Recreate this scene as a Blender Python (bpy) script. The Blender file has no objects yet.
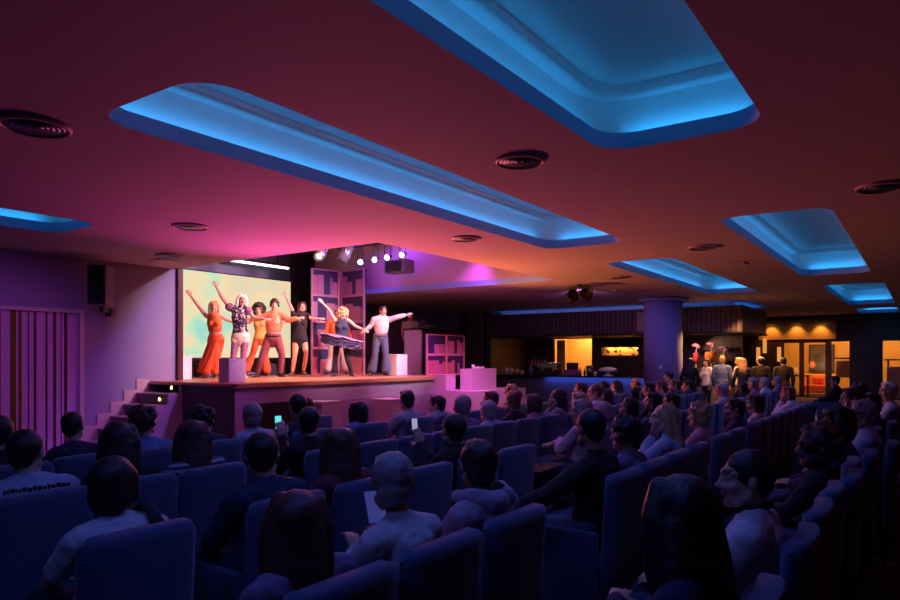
import bpy, bmesh, math, random
from mathutils import Vector, Matrix, noise
SC = bpy.context.scene
COL = SC.collection
PI = math.pi
V = Vector
random.seed(7)

# ------------------------------------------------------------------ materials
def mat(name, col, rough=0.6, metal=0.0, emit=None, es=0.0, spec=0.5, noise_scale=0, noise_amt=0.0, bump=0.0, bump_scale=60, alpha=None, sheen=0.0, trans=0.0):
    m = bpy.data.materials.new(name); m.use_nodes = True
    nt = m.node_tree; b = nt.nodes['Principled BSDF']
    b.inputs['Base Color'].default_value = (*col, 1)
    b.inputs['Roughness'].default_value = rough
    b.inputs['Metallic'].default_value = metal
    b.inputs['Specular IOR Level'].default_value = spec
    if sheen: b.inputs['Sheen Weight'].default_value = sheen
    if trans: b.inputs['Transmission Weight'].default_value = trans
    if emit:
        b.inputs['Emission Color'].default_value = (*emit, 1)
        b.inputs['Emission Strength'].default_value = es
    if noise_scale:
        tc = nt.nodes.new('ShaderNodeTexCoord'); n = nt.nodes.new('ShaderNodeTexNoise')
        n.inputs['Scale'].default_value = noise_scale; n.inputs['Detail'].default_value = 4
        nt.links.new(tc.outputs['Object'], n.inputs['Vector'])
        mx = nt.nodes.new('ShaderNodeMix'); mx.data_type = 'RGBA'
        mx.inputs[6].default_value = (*[c*(1-noise_amt) for c in col], 1)
        mx.inputs[7].default_value = (*[min(1, c*(1+noise_amt)) for c in col], 1)
        nt.links.new(n.outputs['Fac'], mx.inputs[0]); nt.links.new(mx.outputs[2], b.inputs['Base Color'])
    if bump:
        tc = nt.nodes.new('ShaderNodeTexCoord'); n = nt.nodes.new('ShaderNodeTexNoise')
        n.inputs['Scale'].default_value = bump_scale; n.inputs['Detail'].default_value = 3
        nt.links.new(tc.outputs['Object'], n.inputs['Vector'])
        bp = nt.nodes.new('ShaderNodeBump'); bp.inputs['Strength'].default_value = bump; bp.inputs['Distance'].default_value = 0.01
        nt.links.new(n.outputs['Fac'], bp.inputs['Height']); nt.links.new(bp.outputs['Normal'], b.inputs['Normal'])
    return m

def wave_mat(name, c1, c2, scale, axis='X', rough=0.5, distort=1.0, spec=0.5, sharp=False, detail=2.0):
    m = mat(name, c1, rough, spec=spec); nt = m.node_tree; b = nt.nodes['Principled BSDF']
    tc = nt.nodes.new('ShaderNodeTexCoord'); w = nt.nodes.new('ShaderNodeTexWave')
    w.bands_direction = axis; w.inputs['Scale'].default_value = scale
    w.inputs['Distortion'].default_value = distort; w.inputs['Detail'].default_value = detail
    nt.links.new(tc.outputs['Object'], w.inputs['Vector'])
    r = nt.nodes.new('ShaderNodeValToRGB')
    r.color_ramp.elements[0].color = (*c1, 1); r.color_ramp.elements[1].color = (*c2, 1)
    if sharp:
        r.color_ramp.elements[0].position = 0.48; r.color_ramp.elements[1].position = 0.52
    nt.links.new(w.outputs['Fac'], r.inputs['Fac']); nt.links.new(r.outputs['Color'], b.inputs['Base Color'])
    return m

def glass_mat(name, tint=(1, 1, 1), refl=0.12, rough=0.05):
    m = bpy.data.materials.new(name); m.use_nodes = True; nt = m.node_tree
    nt.nodes.clear(); o = nt.nodes.new('ShaderNodeOutputMaterial')
    t = nt.nodes.new('ShaderNodeBsdfTransparent'); t.inputs[0].default_value = (*tint, 1)
    g = nt.nodes.new('ShaderNodeBsdfGlossy'); g.inputs['Roughness'].default_value = rough
    mx = nt.nodes.new('ShaderNodeMixShader'); mx.inputs[0].default_value = refl
    nt.links.new(t.outputs[0], mx.inputs[1]); nt.links.new(g.outputs[0], mx.inputs[2]); nt.links.new(mx.outputs[0], o.inputs[0])
    return m

M = dict(
    ceiling=mat('ceiling_plaster', (.56, .47, .45), .8, noise_scale=1.3, noise_amt=.06),
    cove=mat('cove_plaster', (.80, .80, .80), .7),
    lip=mat('cove_lip_blue_light', (.30,.50,.80), .7),  # blue of the cove light put into the lip colour
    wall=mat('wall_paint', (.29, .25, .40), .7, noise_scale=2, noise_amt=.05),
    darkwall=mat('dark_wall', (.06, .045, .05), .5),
    floor=mat('dark_carpet', (.055, .035, .04), .9, noise_scale=8, noise_amt=.4),
    stagefloor=wave_mat('stage_boards', (.42, .19, .10), (.50, .24, .13), 3, 'X', .35, 2),
    stagefront=mat('stage_front_panel', (.40, .26, .46), .55, noise_scale=3, noise_amt=.05),
    stagedark=wave_mat('stage_dark_boards', (.085, .055, .075), (.11, .075, .095), 6, 'Z', .5, .5),
    trim=mat('trim_paint', (.55, .40, .42), .5),
    black=mat('black_paint', (.012, .012, .014), .5),
    blackcloth=mat('black_cloth', (.010, .010, .012), .95),
    metal=mat('dark_metal', (.08, .08, .085), .35, .8),
    lantern=mat('blue_lantern_metal', (.14,.17,.34), .35, .4),
    chrome=mat('brushed_steel', (.6, .6, .62), .25, 1.0),
    white=mat('white_paint', (.75, .75, .75), .5),
    lilac=mat('pale_plinth_paint', (.56, .46, .58), .5),
    chair=mat('navy_chair_fabric', (.05, .085, .165), .85, noise_scale=40, noise_amt=.15, bump=.25, bump_scale=220, sheen=.3),
    chair_lit_green=mat('chair_fabric_lit_green', (.05, .20, .14), .85, noise_scale=40, noise_amt=.15, bump=.25, bump_scale=220),  # green light on two seats put into the fabric colour
    chairleg=mat('chair_leg_wood', (.03, .02, .018), .4),
    wood=wave_mat('dark_wood', (.05, .026, .022), (.085, .045, .036), 5, 'X', .22, 3),
    slat=wave_mat('valance_slats', (.04, .026, .035), (.13, .085, .11), 2.2, 'X', .35, .3),
    slatlight=wave_mat('pleated_curtain', (.32, .22, .22), (.5, .36, .34), 6, 'X', .7, .4),
    mirror=wave_mat('smoked_panel', (.045, .030, .026), (.075, .05, .04), 1.3, 'X', .4, .4),
    counter=mat('black_counter', (.012, .012, .014), .12),
    counterfront=mat('counter_front', (.10, .10, .13), .5),
    warmwall=mat('ochre_wall', (.62, .40, .16), .6, noise_scale=2, noise_amt=.1),
    frosted=mat('mauve_frosted_glass', (.60, .36, .58), .25, spec=.6),
    olive=mat('olive_strip', (.16, .12, .015), .3),
    maroon=mat('maroon_strip', (.09, .03, .04), .3),
    doorframe=mat('pale_metal_frame', (.62, .52, .56), .35, .3),
    glass=glass_mat('clear_glass', (.92, .92, .92), .10),
    lampwarm=mat('warm_lamp', (1, .7, .4), .5, emit=(1, .55, .18), es=9),
    lampdim=mat('dim_warm_lamp', (.5, .3, .12), .5, emit=(1, .40, .08), es=.7),
    steplight=mat('step_lamp', (1, .8, .4), .5, emit=(1, .58, .16), es=9),
    spotlens=mat('spot_lens', (1, 1, 1), .3, emit=(.72, .82, 1), es=14),
    tube=mat('white_tube_lamp', (1, 1, 1), .4, emit=(.86, .9, 1), es=2.6),
    skin=mat('skin', (.55, .33, .24), .5, noise_scale=14, noise_amt=.06),
    skin2=mat('tanned_skin', (.42, .24, .16), .5, noise_scale=14, noise_amt=.06),
    lips=mat('lips', (.45, .13, .12), .4),
    brow=mat('eyebrow', (.06, .04, .03), .7),
    eyewhite=mat('eye', (.45, .42, .42), .3),
    paper=mat('white_paper', (.8, .8, .8), .6),
    phonecyan=mat('cyan_phone_screen', (.1, .6, .6), .3, emit=(.15, .85, .8), es=.9),
    phonewhite=mat('phone_screen', (.8, .8, .85), .3, emit=(.75, .78, 1), es=.4),
)
HAIR = {n: mat('hair_' + n, c, .5, noise_scale=30, noise_amt=.3, bump=.35, bump_scale=110) for n, c in dict(
    black=(.010, .008, .009), dark=(.022, .012, .011), brown=(.055, .026, .018), auburn=(.075, .02, .018), red=(.16, .05, .03),
    blonde=(.46, .30, .14), platinum=(.80, .70, .58), grey=(.30, .26, .27), white=(.60, .56, .54)).items()}
CL = {n: mat('cloth_' + n, c, .85, noise_scale=25, noise_amt=.1, bump=.15, bump_scale=120) for n, c in dict(
    white=(.55, .55, .58), paleblue=(.34, .42, .55), blue=(.12, .2, .42), navy=(.02, .03, .07), black=(.012, .011, .013), purple=(.22, .16, .28),
    grey=(.22, .22, .24), lilac=(.38, .33, .42), maroon=(.18, .035, .05), pink=(.5, .26, .3), orange=(.62, .16, .05), redorange=(.72, .12, .045),
    yellow=(.78, .40, .10), green=(.07, .14, .09), brown=(.12, .07, .05), jeans=(.07, .09, .17), tan=(.62, .36, .22), violet=(.30, .10, .24), cream=(.7, .62, .5)).items()}
CL['stripe'] = wave_mat('cloth_stripe', (.33, .36, .46), (.05, .055, .09), 9, 'Z', .85, 0, sharp=True)
CL['check'] = wave_mat('cloth_check', (.05, .03, .05), (.012, .01, .014), 12, 'DIAGONAL', .85, 0, sharp=True)
def sequin_mat():
    m = mat('sequin_cloth', (.05, .04, .06), .3); nt = m.node_tree; b = nt.nodes['Principled BSDF']
    tc = nt.nodes.new('ShaderNodeTexCoord'); v = nt.nodes.new('ShaderNodeTexVoronoi'); v.inputs['Scale'].default_value = 24
    r = nt.nodes.new('ShaderNodeValToRGB'); r.color_ramp.elements[0].position = .28; r.color_ramp.elements[1].position = .36
    r.color_ramp.elements[0].color = (.75, .7, .75, 1); r.color_ramp.elements[1].color = (.035, .02, .05, 1)
    nt.links.new(tc.outputs['Object'], v.inputs['Vector']); nt.links.new(v.outputs['Distance'], r.inputs['Fac']); nt.links.new(r.outputs['Color'], b.inputs['Base Color'])
    return m
CL['sequin'] = sequin_mat()
CL['tulle'] = mat('cloth_tulle', (.17,.14,.27), .9, noise_scale=40, noise_amt=.4)
CL['satin'] = mat('cloth_satin_orange', (.68, .20, .10), .3, noise_scale=9, noise_amt=.3, bump=.4, bump_scale=18)

def screen_mat():
    m = bpy.data.materials.new('led_screen_picture'); m.use_nodes = True; nt = m.node_tree; nt.nodes.clear()
    o = nt.nodes.new('ShaderNodeOutputMaterial'); e = nt.nodes.new('ShaderNodeEmission'); e.inputs['Strength'].default_value = 1.0
    tc = nt.nodes.new('ShaderNodeTexCoord'); mp = nt.nodes.new('ShaderNodeMapping')
    mp.inputs['Scale'].default_value = (1, .22, .34); mp.inputs['Rotation'].default_value = (.55, 0, 0)
    n = nt.nodes.new('ShaderNodeTexNoise'); n.inputs['Scale'].default_value = 2.3; n.inputs['Detail'].default_value = 3; n.inputs['Distortion'].default_value = 1.4
    g = nt.nodes.new('ShaderNodeSeparateXYZ')
    md = nt.nodes.new('ShaderNodeMath'); md.operation = 'MULTIPLY_ADD'; md.inputs[1].default_value = .11; md.inputs[2].default_value = .13
    ad = nt.nodes.new('ShaderNodeMath'); ad.operation = 'MULTIPLY_ADD'; ad.inputs[1].default_value = .95
    r = nt.nodes.new('ShaderNodeValToRGB'); cr = r.color_ramp
    stops = [(.28, (.80, .66, .46)), (.38, (.36, .74, .60)), (.46, (.60, .78, .55)), (.54, (.90, .74, .46)), (.62, (.92, .68, .42)), (.70, (.74, .70, .48)), (.80, (.92, .66, .42)), (.95, (.82, .56, .42))]
    while len(cr.elements) < len(stops): cr.elements.new(.5)
    for el, (p, c) in zip(cr.elements, stops): el.position = p; el.color = (*c, 1)
    L = nt.links.new
    L(tc.outputs['Object'], mp.inputs['Vector']); L(mp.outputs['Vector'], n.inputs['Vector']); L(tc.outputs['Object'], g.inputs[0])
    L(g.outputs['Y'], md.inputs[0]); L(n.outputs['Fac'], ad.inputs[0]); L(md.outputs[0], ad.inputs[2]); L(ad.outputs[0], r.inputs['Fac'])
    L(r.outputs['Color'], e.inputs['Color']); L(e.outputs[0], o.inputs[0])
    return m
M['screen'] = screen_mat()

# ------------------------------------------------------------------ mesh helpers
class MB:
    def __init__(s): s.v = []; s.f = []
    def add(s, vs, fs):
        o = len(s.v); s.v += [V(x) for x in vs]; s.f += [tuple(o + i for i in f) for f in fs]; return s
    def box(s, x0, x1, y0, y1, z0, z1):
        return s.add([(x0,y0,z0),(x1,y0,z0),(x1,y1,z0),(x0,y1,z0),(x0,y0,z1),(x1,y0,z1),(x1,y1,z1),(x0,y1,z1)],
                     [(0,3,2,1),(4,5,6,7),(0,1,5,4),(1,2,6,5),(2,3,7,6),(3,0,4,7)])
    def loft(s, rings, caps=True, closed=True):
        n = len(rings[0]); o = len(s.v)
        for r in rings: s.v += [V(p) for p in r]
        for i in range(len(rings) - 1):
            for j in range(n if closed else n - 1):
                a = o + i*n + j; b = o + i*n + (j+1) % n
                s.f.append((a, b, b + n, a + n))
        if caps:
            s.f.append(tuple(o + j for j in reversed(range(n)))); s.f.append(tuple(o + (len(rings)-1)*n + j for j in range(n)))
        return s
    def rbox(s, x0, x1, y0, y1, z0, z1, b=.02, seg=2):
        bm = bmesh.new(); bmesh.ops.create_cube(bm, size=1)
        for v in bm.verts: v.co = V(((x0+x1)/2 + v.co.x*(x1-x0), (y0+y1)/2 + v.co.y*(y1-y0), (z0+z1)/2 + v.co.z*(z1-z0)))
        bmesh.ops.bevel(bm, geom=bm.edges[:], offset=b, segments=seg, affect='EDGES', profile=.5)
        bm.verts.index_update(); s.add([v.co.copy() for v in bm.verts], [[v.index for v in f.verts] for f in bm.faces]); bm.free(); return s
    def lathe(s, prof, c=(0,0,0), n=24, caps=True):
        rings = [[(c[0] + r*math.cos(2*PI*j/n), c[1] + r*math.sin(2*PI*j/n), c[2] + z) for j in range(n)] for r, z in prof]
        return s.loft(rings, caps)
    def tube(s, pts, rad, side=None, n=12, cap=True):
        pts = [V(p) for p in pts]; rad = [r if isinstance(r, tuple) else (r, r) for r in rad]; rings = []
        def frame(t):
            sd = V(side) if side is not None else (V((1,0,0)) if abs(t.x) < .9 else V((0,1,0)))
            sd = sd - sd.dot(t)*t
            if sd.length < 1e-4: sd = t.orthogonal()
            sd.normalize(); return sd, t.cross(sd)
        T = []
        for i in range(len(pts)):
            t = pts[min(i+1, len(pts)-1)] - pts[max(i-1, 0)]; T.append(t.normalized() if t.length > 1e-6 else V((0,0,1)))
        def ring(p, t, a, b):
            sd, u = frame(t); return [p + a*math.cos(2*PI*j/n)*sd + b*math.sin(2*PI*j/n)*u for j in range(n)]
        if cap:
            a, b = rad[0]; m = min(a, b)
            for k in (.15, .6): rings.append(ring(pts[0] - T[0]*m*math.cos(math.asin(k)), T[0], a*k, b*k))
        for p, t, (a, b) in zip(pts, T, rad): rings.append(ring(p, t, a, b))
        if cap:
            a, b = rad[-1]; m = min(a, b)
            for k in (.6, .15): rings.append(ring(pts[-1] + T[-1]*m*math.cos(math.asin(k)), T[-1], a*k, b*k))
        return s.loft(rings)
    def ell(s, c, r, R=None, n=14, m=9):
        c = V(c); rings = []
        for i in range(m):
            a = -PI/2 + PI*(i + .35)/(m - .3); z = math.sin(a); q = math.cos(a)
            rings.append([c + ((R @ V((r[0]*q*math.cos(2*PI*j/n), r[1]*q*math.sin(2*PI*j/n), r[2]*z))) if R else V((r[0]*q*math.cos(2*PI*j/n), r[1]*q*math.sin(2*PI*j/n), r[2]*z))) for j in range(n)])
        return s.loft(rings)
    def xform(s, Mx, k0=0):
        for i in range(k0, len(s.v)): s.v[i] = Mx @ s.v[i]
        return s
    def mesh(s, name, material=None, smooth=False):
        me = bpy.data.meshes.new(name); me.from_pydata([tuple(v) for v in s.v], [], s.f); me.update()
        bm = bmesh.new(); bm.from_mesh(me); bmesh.ops.recalc_face_normals(bm, faces=bm.faces[:]); bm.to_mesh(me); bm.free()
        if smooth: me.polygons.foreach_set('use_smooth', [True]*len(me.polygons))
        if material: me.materials.append(material)
        return me

def link(name, data, parent=None, loc=None, rot=None):
    o = bpy.data.objects.new(name, data); COL.objects.link(o)
    if parent: o.parent = parent
    if loc is not None: o.location = loc
    if rot is not None: o.rotation_euler = rot
    return o
def tag(o, label, cat, group=None, kind=None):
    o['label'] = label; o['category'] = cat
    if group: o['group'] = group
    if kind: o['kind'] = kind
    return o
def thing(name, label, cat, loc=(0,0,0), rz=0, group=None):
    o = link(name, None, None, loc, (0, 0, rz)); o.empty_display_size = .1
    return tag(o, label, cat, group)
def part(name, mb, m, parent, smooth=False, loc=None, rot=None, label=None):
    o = link(name, mb.mesh(name, m, smooth), parent, loc, rot)
    if label: o['label'] = label
    return o
def struct(name, mb, m, smooth=False, parent=None):
    o = link(name, mb.mesh(name, m, smooth), parent)
    if parent is None: o['kind'] = 'structure'
    return o
def setmat(o, m):
    if not o.data.materials: o.data.materials.append(m)
    o.material_slots[0].link = 'OBJECT'; o.material_slots[0].material = m
def copy_thing(root, loc, rz):
    r = root.copy(); COL.objects.link(r); r.location = loc; r.rotation_euler = (0, 0, rz)
    for ch in root.children:
        c = ch.copy(); COL.objects.link(c); c.parent = r
        for g in ch.children:
            d = g.copy(); COL.objects.link(d); d.parent = c
    return r

def rrect(x0, x1, y0, y1, r, n=8):
    p = []
    for cx, cy, a0 in ((x1-r, y1-r, 0), (x0+r, y1-r, PI/2), (x0+r, y0+r, PI), (x1-r, y0+r, 3*PI/2)):
        for k in range(n+1):
            a = a0 + PI/2*k/n; p.append((cx + r*math.cos(a), cy + r*math.sin(a)))
    return p
def slab_with_holes(name, outer, holes, z0, z1, m):
    cu = bpy.data.curves.new(name, 'CURVE'); cu.dimensions = '2D'; cu.fill_mode = 'BOTH'; cu.extrude = (z1 - z0)/2
    for poly in [outer] + holes:
        sp = cu.splines.new('POLY'); sp.points.add(len(poly) - 1); sp.use_cyclic_u = True
        for q, p in zip(sp.points, poly): q.co = (p[0], p[1], 0, 1)
    t = link('tmp', cu); bpy.context.view_layer.update()
    me = bpy.data.meshes.new_from_object(t.evaluated_get(bpy.context.evaluated_depsgraph_get()))
    bpy.data.objects.remove(t); bpy.data.curves.remove(cu)
    for v in me.vertices: v.co.z += (z0 + z1)/2
    me.materials.clear(); me.materials.append(m)
    o = link(name, me); o['kind'] = 'structure'; return o

# fuse closed prims into one continuous surface
TEX = bpy.data.textures.new('hair_clumps', 'CLOUDS'); TEX.noise_scale = .035
def fuse(mb, name, voxel=.009, smooth=3, disp=0.0, mats=()):
    me = mb.mesh('tmp'); o = link('tmp', me)
    r = o.modifiers.new('r', 'REMESH'); r.mode = 'VOXEL'; r.voxel_size = voxel; r.use_smooth_shade = True
    if smooth:
        s = o.modifiers.new('s', 'SMOOTH'); s.iterations = smooth; s.factor = .5
    if disp:
        d = o.modifiers.new('d', 'DISPLACE'); d.texture = TEX; d.strength = disp; d.mid_level = .45; d.texture_coords = 'LOCAL'
    bpy.context.view_layer.update()
    out = bpy.data.meshes.new_from_object(o.evaluated_get(bpy.context.evaluated_depsgraph_get()))
    bpy.data.objects.remove(o); bpy.data.meshes.remove(me)
    out.name = name; out.materials.clear()
    for m in mats: out.materials.append(m)
    out.polygons.foreach_set('use_smooth', [True]*len(out.polygons))
    return out
# ------------------------------------------------------------------ the room
HC = 3.305; LIP = .13
fl = MB().box(-15, 3.4, -3.8, 35, -.15, 0); struct('floor', fl, M['floor'])
PANELS = [(-2.17,-.94,-1.85,5.38), (-4.85,-3.57,2.50,9.65), (-9.75,-8.6,-2.7,4.55), (-2.10,-.87,8.70,15.85), (-4.75,-3.50,11.60,18.90), (-2.0,-.75,18.10,25.2), (-2.0,-.75,27.3,30.2)]
holes = [rrect(*p, .3) for p in PANELS]
holes.append([(-14.55,7.62), (-6.63,7.62), (-6.63,13.55), (-14.55,13.55)])
slab_with_holes('ceiling', [(-15,-3.8), (3.4,-3.8), (3.4,35), (-15,35)], holes, HC, HC + LIP, M['ceiling'])
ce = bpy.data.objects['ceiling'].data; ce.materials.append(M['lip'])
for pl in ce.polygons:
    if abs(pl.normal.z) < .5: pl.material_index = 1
AUDIENCE_FILL = (.11, .175, 1.0)  # colour of the added fill spots above the audience
def area(loc, d, sx, sy, p, c, spread=None, name='area_lamp'):
    l = bpy.data.lights.new(name, 'AREA'); l.shape = 'RECTANGLE'; l.size = sx; l.size_y = sy; l.energy = p; l.color = c
    if spread: l.spread = math.radians(spread)
    o = link(name, l, None, loc); o.rotation_euler = V(d).to_track_quat('-Z', 'Y').to_euler(); return o
def spot(loc, tgt, p, c, ang, blend=.5, rad=.08, name='spot_lamp'):
    l = bpy.data.lights.new(name, 'SPOT'); l.energy = p; l.color = c; l.spot_size = math.radians(ang); l.spot_blend = blend; l.shadow_soft_size = rad
    o = link(name, l, None, loc); o.rotation_euler = (V(tgt) - V(loc)).to_track_quat('-Z', 'Y').to_euler(); return o
def point(loc, p, c, rad=.06, name='point_lamp'):
    l = bpy.data.lights.new(name, 'POINT'); l.energy = p; l.color = c; l.shadow_soft_size = rad
    return link(name, l, None, loc)
BLUE = (.025, .38, 1.0)
KF = 34
for (x0, x1, y0, y1) in PANELS:
    ring = rrect(x0-.2, x1+.2, y0-.2, y1+.2, .45); t = HC + LIP
    c = MB().loft([[(p[0], p[1], z) for p in ring] for z in (t - .005, t + .34)], caps=False)
    in1 = rrect(x0-.06, x1+.06, y0-.06, y1+.06, .35)
    c.loft([[(p[0], p[1], t + .34) for p in ring], [(p[0], p[1], t + .34) for p in in1], [(p[0], p[1], t + .42) for p in in1]], caps=False)
    k = len(c.v); c.add([(p[0], p[1], t + .42) for p in in1], [tuple(range(len(in1)))])
    struct('ceiling_cove', c, M['cove'], True)
    kW = 6.8
    for xx in (x0 - .10, x1 + .10):
        o = area((xx, (y0+y1)/2, t + .03), (0,0,1), .06, y1 - y0 - .3, kW*(y1-y0)/7.2, BLUE, name='cove_strip_lamp')
        o.rotation_euler = (0, math.radians(180 - 50 if xx > (x0+x1)/2 else 180 + 50)*-1, 0)
    for yy in (y0 - .10, y1 + .10):
        o = area(((x0+x1)/2, yy, t + .03), (0,0,1), x1 - x0 - .3, .06, kW*.15, BLUE, name='cove_strip_lamp'); o.rotation_euler = (math.radians(180 - 50 if yy > (y0+y1)/2 else 180 + 50), 0, 0)

    for q in (.2, .5, .8):
        yy = y0 + (y1-y0)*q
        spot(((x0+x1)/2, yy, HC - .04), ((x0+x1)/2, yy, 0), KF, AUDIENCE_FILL, 150, .6, .25, 'audience_fill_lamp')  # added blue fill for the audience, no fixture in the cove

# stage recess above the ceiling
rc = MB()
rc.box(-14.6,-6.6,7.55,7.62,HC+LIP,4.9).box(-6.63,-6.56,7.62,13.55,HC+LIP,4.9).box(-14.6,-6.56,13.55,13.62,HC+LIP,4.9).box(-14.7,-6.56,7.55,13.62,4.9,5.0)
struct('ceiling_stage_recess', rc, M['ceiling'])
struct('wall_stage_back', MB().box(-14.75,-14.6,7.4,24.4,0,4.9), M['wall'])
struct('wall_stage_side', MB().box(-14.6,-11.95,7.45,7.6,0,4.9), M['wall'])
# left wall with the glass door opening y 3.0 - 5.92
struct('wall_left', MB().box(-11.95,-11.8,-3.8,2.9,0,HC).box(-11.95,-11.8,5.95,7.70,0,HC).box(-11.95,-11.8,2.9,5.95,2.40,HC), M['wall'])
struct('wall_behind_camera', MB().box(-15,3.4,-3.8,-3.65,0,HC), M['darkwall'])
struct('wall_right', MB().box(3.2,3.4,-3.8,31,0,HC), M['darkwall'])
struct('trim_1', MB().box(-11.82,-11.72,7.70,7.80,1.17,HC), M['maroon'])
# stepped skirting on the wall beside the stairs
sk = MB()
for i in range(5):
    y = 5.93 + .24*i
    sk.box(-11.8,-11.775,y,y+.24,0 if i == 0 else .195*i-.05,.195*(i+1)+.24)
struct('baseboard_left', sk, M['trim'])

# glass door
d = link('door_1', None, None, (-11.87, 0, 0)); d['kind'] = 'structure'
part('frame', MB().box(-.05,.09,2.9,5.95,2.36,2.42).box(-.05,.09,5.88,5.95,0,2.36).box(-.05,.09,2.9,2.96,0,2.36).box(-.05,.09,2.96,5.88,0,.05), M['doorframe'], d)
part('pane', MB().box(-.01,.01,2.96,5.88,.05,2.36), M['frosted'], d)
st = MB()
for a, b in ((4.83,4.92),(4.95,5.0),(4.62,4.70),(4.35,4.39)): st.box(.011,.016,a,b,.05,2.36)
part('decor_strip', st, M['olive'], d)
st = MB()
for a, b in ((5.09,5.11),(5.18,5.22),(5.36,5.39),(5.48,5.525),(5.60,5.615),(5.655,5.705)): st.box(.011,.016,a,b,.05,2.36)
part('decor_strip', st, M['maroon'], d)
part('handle', MB().tube([(.05,5.72,.10),(.05,5.72,.20)],[.012,.012]), M['chrome'], d)

# ------------------------------------------------------------------ stage
HS = 1.17
poly = [(-9.33,7.17),(-9.33,12.75),(-9.75,13.0),(-9.75,16.3),(-14.6,16.3),(-14.6,7.6),(-11.8,7.6),(-11.8,7.17)]
sg = thing('stage', 'raised stage platform with red boards and a pale lilac front, performers dancing on it', 'stage', (-11,11,0))
Ms = Matrix.Translation((11,-11,0))
b = MB().loft([[(x, y, HS-.012) for x, y in poly], [(x, y, HS) for x, y in poly]]).xform(Ms); part('stage_floor', b, M['stagefloor'], sg)
poly2 = [(x, y) for x, y in poly]; poly2[0] = (-9.36,7.20); poly2[1] = (-9.36,12.72); poly2[2] = (-9.78,13.0)
b = MB().box(-9.40,-9.36,7.19,12.98,0,.83).box(-9.40,-9.33,7.19,12.98,0,.80).xform(Ms)
b = MB(); b.loft([[(x, y, z) for x, y in ((-9.36,7.19),(-9.36,12.72+(HS-z)*.2),(-9.85,12.98+(HS-z)*.2),(-9.85,7.19))] for z in (0, HS-.06)])
b.box(-9.36,-9.33,8.45,13.0,0,.80).xform(Ms); part('front_panel', b, M['stagefront'], sg)
part('edge_trim', MB().box(-9.40,-9.30,7.13,12.76,HS-.07,HS-.012).box(-11.8,-9.30,7.13,7.2,HS-.05,HS-.012).xform(Ms), M['stagefloor'], sg)
part('side_panel', MB().box(-10.78,-9.37,7.17,7.22,0,HS-.05).xform(Ms), M['stagedark'], sg)
part('vent_opening', MB().box(-9.40,-9.355,7.55,8.42,.36,.82).xform(Ms), M['black'], sg)
# steps
stp = thing('stage_steps', 'lilac side steps with small step lights climbing along the wall to the stage', 'steps', (-11.3,6.5,0))
Mt = Matrix.Translation((11.3,-6.5,0)); n = 6; y0 = 5.93; td = .24; rh = HS/n
body = MB()
for i in range(n-1): body.box(-11.76,-10.84,y0+td*i,y0+td*(i+1)+.001,0,rh*(i+1)-.02)
part('step_body', body.xform(Mt), M['stagedark'], stp)
tr = MB()
for i in range(n-1): tr.box(-11.765,-10.83,y0+td*i-.015,y0+td*(i+1),rh*(i+1)-.02,rh*(i+1))
part('tread', tr.xform(Mt), M['trim'], stp)
sd = MB()
for i in range(n-1): sd.box(-10.84,-10.78,y0+td*i,y0+td*(i+1)+.001,0,rh*(i+1)+.01)
sd.box(-10.84,-10.78,y0+td*(n-1),7.165,0,HS-.06)
part('side_panel', sd.xform(Mt), M['lilac'], stp)
for i in range(1, n):
    yy = y0 + td*i - .006 if i < n-1 else y0 + td*i
    part('step_light', MB().ell((-11.05, yy - (.0 if i < n-1 else .012) , rh*i + rh*.48), (.022,.014,.03)).xform(Mt), M['steplight'], stp, True)
# landing to the right of the stage with pink blocks
part('block', MB().box(-9.72,-8.55,13.24,15.7,0,.82), M['lilac'], tag(link('side_landing', None), 'low pale landing beside the right end of the stage carrying pink blocks', 'platform'))

def box_thing(name, label, cat, c, sx, sy, z0, z1, m, rz=0, group=None):
    t = thing(name, label, cat, (c[0], c[1], z0), rz, group)
    part('body', MB().rbox(-sx/2,sx/2,-sy/2,sy/2,0,z1-z0-.03,.008), m, t)
    part('top_panel', MB().rbox(-sx/2-.006,sx/2+.006,-sy/2-.006,sy/2+.006,z1-z0-.03,z1-z0,.006), m, t)
    return t
box_thing('cube_plinth', 'lilac cube plinth at the front left corner of the stage', 'plinth', (-10.13,7.72), .29,.36, HS, HS+.42, M['lilac'])
box_thing('cube_plinth', 'white cube plinth at the far left of the stage before the screen', 'plinth', (-12.35,8.05), .36,.5, HS, HS+.46, M['white'])
box_thing('cube_plinth', 'white cube plinth beside the pointing man in flared jeans', 'plinth', (-10.75,13.05), .40,.42, HS, HS+.52, M['white'])
box_thing('cube_plinth', 'small pink cube on the landing right of the stage', 'plinth', (-9.55,13.46), .34,.42, .82, 1.2, M['lilac'])
lb = box_thing('long_plinth', 'long pink block on the landing with a cup and cloth on top', 'plinth', (-9.15,14.35), .34,1.15, .82, 1.335, M['lilac'])
t = thing('paper_cup', 'small pale cup left on top of the long pink block', 'cup', (-9.15,14.1,1.336)); part('cup', MB().lathe([(.03,0),(.038,.1),(.036,.1),(.028,.006)], n=16), M['white'], t, True)
t = thing('folded_cloth', 'crumpled white cloth beside the cup on the long pink block', 'cloth', (-9.15,14.35,1.336)); part('cloth', MB().rbox(-.1,.1,-.13,.13,0,.05,.02), M['white'], t)
box_thing('floor_block', 'lilac block standing on the floor before the stage centre', 'block', (-8.98,10.7), .5,.5, 0, .77, M['lilac'])
box_thing('floor_block', 'orange-lit block on the floor by the dark stage vent', 'block', (-8.98,8.8), .5,.5, 0, .82, M['lilac'])

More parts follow.
